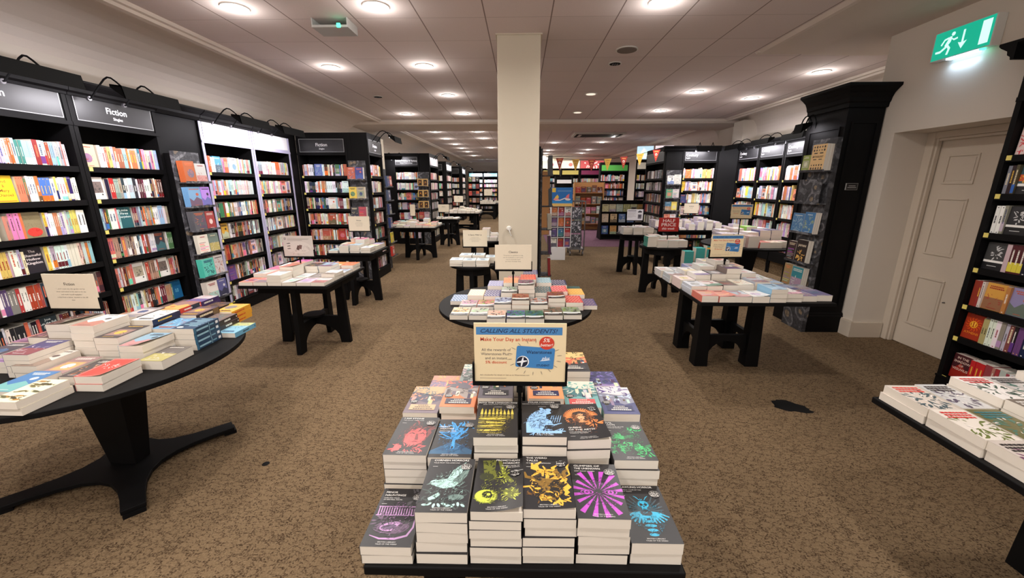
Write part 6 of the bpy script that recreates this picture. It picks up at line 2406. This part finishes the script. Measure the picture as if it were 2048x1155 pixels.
for i_ in range(3):
    for j in range(4):
        c = jit(random.Random(i_ * 7 + j), NAMES[random.Random(i_ * 31 + j * 5).choice(['red', 'orange', 'blue', 'orange', 'purple', 'yellow', 'white'])], 10)
        T_ = T @ TR(.018 + i_ * .15, .06, .512 + j * .23 - .22 + (.008 if j else .002))
        face_block(T_, .122, .185, 2, c, cov(900 + i_ * 5 + j, c), '%s children paperback' % cname(c), 'in %s row, %s column of the bin' % (ORD[3 - j], ORD[i_]))
# metal cage trolley
t = thing('book_trolley', 'grey metal wire cage trolley beside the display bin', 'trolley')
for x in (1.16, 1.50):
    for y in (9.55, 10.1):
        g = MB()
        g.tube([(x, y, .13), (x, y, 1.30)], .013, 'grey_metal', 8)
        g.build('post', t)
for z in (.16, 1.28):
    g = MB()
    g.tube([(1.16, 9.55, z), (1.50, 9.55, z), (1.50, 10.1, z), (1.16, 10.1, z), (1.16, 9.55, z)], .012, 'grey_metal', 8)
    g.build('rail', t)
for k in range(3):
    g = MB()
    g.tube([(1.245 + k * .085, 9.55, .17), (1.245 + k * .085, 9.55, 1.27)], .007, 'grey_metal', 6)
    g.build('bar', t)
g = MB()
g.box(1.17, 9.56, .17, 1.49, 10.09, .18, 'grey_metal')
g.build('deck', t)
for x in (1.18, 1.48):
    for y in (9.6, 10.05):
        g = MB()
        g.cyl((0, 0), .055, .055, -.015, .015, 'grey_metal', 18, T=TR(x, y, .056, ry=90))
        g.tube([(x, y, .1), (x, y, .16)], .01, 'grey_metal', 6)
        g.build('caster', t)
for k in range(4):
    g = MB()
    g.box(-.12, -.01, 0, .12, .01, .3, 'print', (70, 72, 80))
    a_ = Art()
    a_.scribble(random.Random(60 + k), 120, 150, 90, 120, 26, (200, 200, 210), 30, 80, 22)
    a_.clip_ok(240, 300, 4)
    a_.put(g, lambda x, y, h: (-.12 + x / 1000, -.0105 - h, y / 1000), dz=.0004)
    o = g.build('paper_bag')
    o.matrix_world = TR(1.33 + .09 * (k % 2), 9.72 + .03 * k, .19 + .27 * k, rz=-14 + 8 * k, rx=6)
    o.matrix_world = TR(1.33 + .02 * (k % 2), 9.72 + .05 * k, (.19, .19, .52, .84)[k], rz=-8 + 5 * k, rx=0)
    tag(o, 'dark printed bag inside the cage trolley, %s from the bottom' % ORD[k], 'bag', 'bags in the cage trolley')
# bunting
t = thing('bunting', 'string of red and yellow triangular pennants across the children corner', 'bunting')
pts = []
for i_ in range(25):
    q = i_ / 24
    pts.append((.62 + 2.64 * q, 9.45 + .1 * q, 2.25 + .22 * q - .14 * math.sin(math.pi * q)))
g = MB()
g.tube(pts, .005, 'black_metal', 6)
g.build('cord', t)
for k in range(7):
    q = .09 + k * .137
    x = .62 + 2.64 * q
    z = 2.25 + .22 * q - .14 * math.sin(math.pi * q)
    w = .085
    c = (170, 45, 40) if k % 2 == 0 else (215, 170, 70)
    y = 9.44 + .1 * q
    g = MB()
    g.prism([(x - w, z), (x, z - .26), (x + w, z + .01)], y - .002, y + .002, 'print', c)
    A = Art()
    c2 = (235, 170, 90) if k % 2 == 0 else (180, 120, 50)
    A.rect(-45, -40, 45, -22, c2)
    if k % 2 == 0:
        A.ell(0, -95, 26, 28, (235, 225, 215) if k != 2 else (235, 150, 110))
        A.ell(0, -100, 12, 14, c)
        A.rect(-14, -160, 14, -146, c2)
    else:
        A.rect(-22, -90, 22, -76, c2)
        A.rect(-14, -130, 14, -116, c2)
    A.put(g, lambda a_, b_, h: (x + a_ / 1000, y - .002 - h, z + b_ / 1000), dz=.0004)
    g.build('pennant', t)

# black sloping bookstand with face-out picture books
T = TR(2.45, 12.6, 0)
t = thing('picture_book_stand', 'black floor stand with picture books facing out, on the purple carpet', 'display stand', T)
g = MB()
g.prism([(-.12, 0), (0, 1.2), (.12, 1.2), (.5, 0)], 0, .03, 'black_wood', T=TR(rz=0), plane='yz')
g.build('side_panel', t)
g = MB()
g.prism([(-.12, 0), (0, 1.2), (.12, 1.2), (.5, 0)], 1.35, 1.38, 'black_wood', plane='yz')
g.build('side_panel', t)
g = MB()
g.prism([(.0, .0), (.09, 1.2), (.11, 1.2), (.48, 0)], .03, 1.35, 'black_wood', plane='yz')
g.build('sloping_back', t)
for z in (.16, .52, .84):
    g = MB()
    g.box(.03, -.11 + z * .09, z - .02, 1.35, .1, z, 'black_wood')
    g.box(.03, -.115 + z * .09, z - .02, 1.35, -.11 + z * .09, z + .02, 'black_wood')
    g.build('ledge', t)
for s, (z, cs) in enumerate(((.84, [(225, 215, 160), (222, 214, 170), (190, 210, 190), (205, 205, 130), (210, 215, 160), (215, 190, 100)]), (.52, [(235, 205, 170), (240, 205, 150), (90, 130, 200), (120, 150, 210), (190, 190, 200)]), (.16, [(40, 80, 170), (230, 165, 80), (230, 225, 230), (200, 190, 170), (130, 160, 170)]))):
    for k, c in enumerate(cs):
        face_block(T @ TR(.05 + k * (1.3 / len(cs)), -.06 + z * .09, z + .002, rx=-3), .2, .27 if s else .24, 1, c, cov(930 + s * 7 + k, c), '%s picture book' % cname(c), '%s shelf of the black bookstand' % ORD[s])

# toy and gift rack
T = TR(1.95, 15.2, 0)
t = thing('gift_rack', 'dark wooden rack of boxed gifts and toys behind the trolley', 'display stand', T)
g = MB()
g.box(0, .3, 0, 1.1, .33, 1.75, 'light_wood')
g.box(0, 0, 0, .04, .3, 1.75, 'light_wood')
g.box(1.06, 0, 0, 1.1, .3, 1.75, 'light_wood')
g.build('rack_frame', t)
for z in (.25, .62, .98, 1.38):
    g = MB()
    g.box(.04, 0, z - .02, 1.06, .3, z, 'light_wood')
    g.build('shelf', t)
for s, z in enumerate((.25, .62, .98, 1.38)):
    for k in range(5):
        r = random.Random(s * 9 + k)
        c = jit(r, NAMES[r.choice(['maroon', 'grey', 'white', 'pink', 'brown', 'red', 'silver'])], 18)
        g = MB()
        h = r.uniform(.2, .28)
        g.box(0, 0, 0, .17, .08, h, 'print', c)
        A = cov(960 + s * 5 + k, c)
        A.put(g, lambda x, y, hh: (x / 128 * .17, -.0005 - hh, y / 198 * h), dz=.0008)
        o = g.build('gift_box')
        o.matrix_world = T @ TR(.06 + k * .2, .05, z + .001)
        tag(o, '%s boxed gift, %s on %s shelf of the gift rack' % (cname(c), ORD[k], ORD[3 - s]), 'gift box', 'boxed gifts on the gift rack')

# bookcases around the children's corner
t, T = bookcase('black bookcase with bright green header in the children corner', 3.05, 16.2, 0, 1.1, '', '', cornice=False, tags=False, header=(90, 180, 80))
fill_case(T, 1.1, 170, ['bright', 'redmix', 'mixed', 'mixed', 'mixed', 'mixed', 'mixed'], 'green-header case', full=.9, hmin=.16, hmax=.26)
t, T = bookcase('tall bookcase with lit blue picture header right of the green one', 3.95, 14.5, -18, .55, '', '', cornice=False, tags=False, header=(220, 215, 200))
fill_case(T, .55, 171, ['bright', 'mixed', 'mono', 'dark', 'mono', 'mono', 'mono'], 'left blue-top case')
t, T = bookcase('tall bookcase with lit pink picture header and black label', 4.5, 14.3, -18, .6, '', '', cornice=False, tags=False)
fill_case(T, .6, 172, ['bright', 'redmix', 'redmix', 'dark', 'mono', 'mono', 'mono'], 'right pink-top case')
for k, (x, w, c) in enumerate(((3.95, .53, (190, 222, 238)), (4.5, .58, (240, 222, 226)))):
    g = MB(TR(x, 14.5 - k * .2, 2.51, rz=-18))
    g.box(0, 0, 0, w, .03, .42, 'sign_glow', c)
    A = Art()
    A.poly([(20, 20), (w * 400, 380), (w * 900, 60)], (235, 240, 245))
    A.ell(w * 500, 180, 90, 90, jit(random.Random(k), c, 40))
    A.put(g, lambda a_, b_, h: tuple(TR(x, 14.5 - k * .2, 2.51, rz=-18) @ Vector((a_ / 1000, -.0005 - h, b_ / 1000))), 'sign_glow', dz=.001)
    # faces already in world space
    o = g.build('lightbox')
    tag(o, 'lit %s picture lightbox on top of a children corner bookcase' % ('blue' if k == 0 else 'pink'), 'lightbox')
YB = 22.0
for k, (x0, w, hdr, nm) in enumerate(((1.1, .95, (240, 225, 130), 'yellow-framed'), (2.1, .95, (238, 222, 120), 'second yellow-framed'), (3.1, 1.2, (160, 60, 110), 'magenta-header'))):
    t, T = bookcase('far %s bookcase behind the pennants' % nm, x0, YB, 0, w, '', '', cornice=False, tags=False, header=hdr)
    fill_case(T, w, 180 + k, ['light', 'mono', 'mixed', 'mixed', 'mixed', 'mixed', 'mixed'], 'far %s case' % nm)
    g = MB(TR(x0, YB, 2.51))
    c = [(240, 238, 215), (240, 232, 215), (205, 90, 90)][k]
    g.box(0, 0, 0, w, .03, .38, 'sign_glow', c)
    A = Art()
    r = random.Random(k + 5)
    A.scribble(r, w * 500, 190, w * 350, 110, 14, (245, 235, 225), 60, 180, 50)
    A.ell(w * 500, 180, 110, 90, jit(r, (230, 130, 120), 30))
    A.put(g, lambda a_, b_, h: (x0 + a_ / 1000, YB - .0005 - h, 2.51 + b_ / 1000), 'sign_glow', dz=.001)
    g2 = g.build('lightbox')
    tag(g2, 'lit picture lightbox above the far %s bookcase' % nm, 'lightbox')
slab('wall_children_corner', .9, 22.4, 0, 5.25, 22.5, 3.1, 'wall_paint')
g = MB()
g.box(.62, 13.8, 0, .95, 13.83, 2.1, 'light_wood')
tag(g.build('wooden_screen'), 'plain light wooden end board beside the yellow-framed shelves', 'panel')
t = thing('small_bookstand', 'dark grey bookstand with face-out titles before the yellow shelves', 'display stand')
g = MB()
g.box(1.35, 16.6, 0, 1.42, 17.0, 2.0, 'black_wood')
g.box(2.0, 16.6, 0, 2.07, 17.0, 2.0, 'black_wood')
g.box(1.42, 16.96, 0, 2.0, 17.0, 2.0, 'black_wood')
g.build('stand_frame', t)
g = MB()
g.box(1.42, 16.6, 1.72, 2.0, 16.63, 1.86, 'white_laminate')
g.build('header_label', t)
for z in (.4, .8, 1.2):
    g = MB()
    g.box(1.42, 16.62, z - .02, 2.0, 16.96, z, 'black_wood')
    g.build('shelf', t)
for s in range(3):
    for k in range(3):
        c = [(190, 190, 190), (90, 90, 92), (60, 60, 62)][(s + k) % 3]
        face_block(TR(1.43 + k * .19, 16.7, .401 + s * .4), .17, .3, 1, c, cov(980 + s * 3 + k, c), '%s large book' % cname(c), '%s shelf of the grey bookstand' % ORD[2 - s])
# spinner with small books far down the left aisle
t = thing('card_spinner', 'dark metal spinner rack of cards far down the left aisle', 'spinner rack')
g = MB()
g.box(-2.35, 18.2, .12, -1.85, 18.25, 2.0, 'black_metal')
g.box(-2.38, 18.1, .1, -1.82, 18.35, .12, 'black_metal')
g.build('rack_back', t)
for z in (.3, .6, .9, 1.2, 1.5, 1.8):
    g = MB()
    g.box(-2.35, 18.1, z - .01, -1.85, 18.2, z, 'black_metal')
    g.build('pocket', t)
g = MB()
g.cyl((-2.1, 18.22), .2, .2, 0.0, .1, 'black_metal', 20)
g.build('spinner_base', t)
for s in range(6):
    for k in range(3):
        r = random.Random(s * 3 + k)
        c = jit(r, NAMES[r.choice(['maroon', 'brown', 'grey', 'red', 'black', 'orange'])], 15)
        face_block(TR(-2.33 + k * .16, 18.14, .301 + s * .3), .14, .2, 1, c, cov(1000 + s * 3 + k, c), '%s card' % cname(c), '%s pocket of the spinner rack' % ORD[5 - s])

emit_books('shelved_book', 'distant_shelved_books', 'the many smaller book spines filling the farther bookcases', 330)
emit_books('paperback_book', 'distant_stacked_books', 'the smaller piles of books on the farther tables', 330)
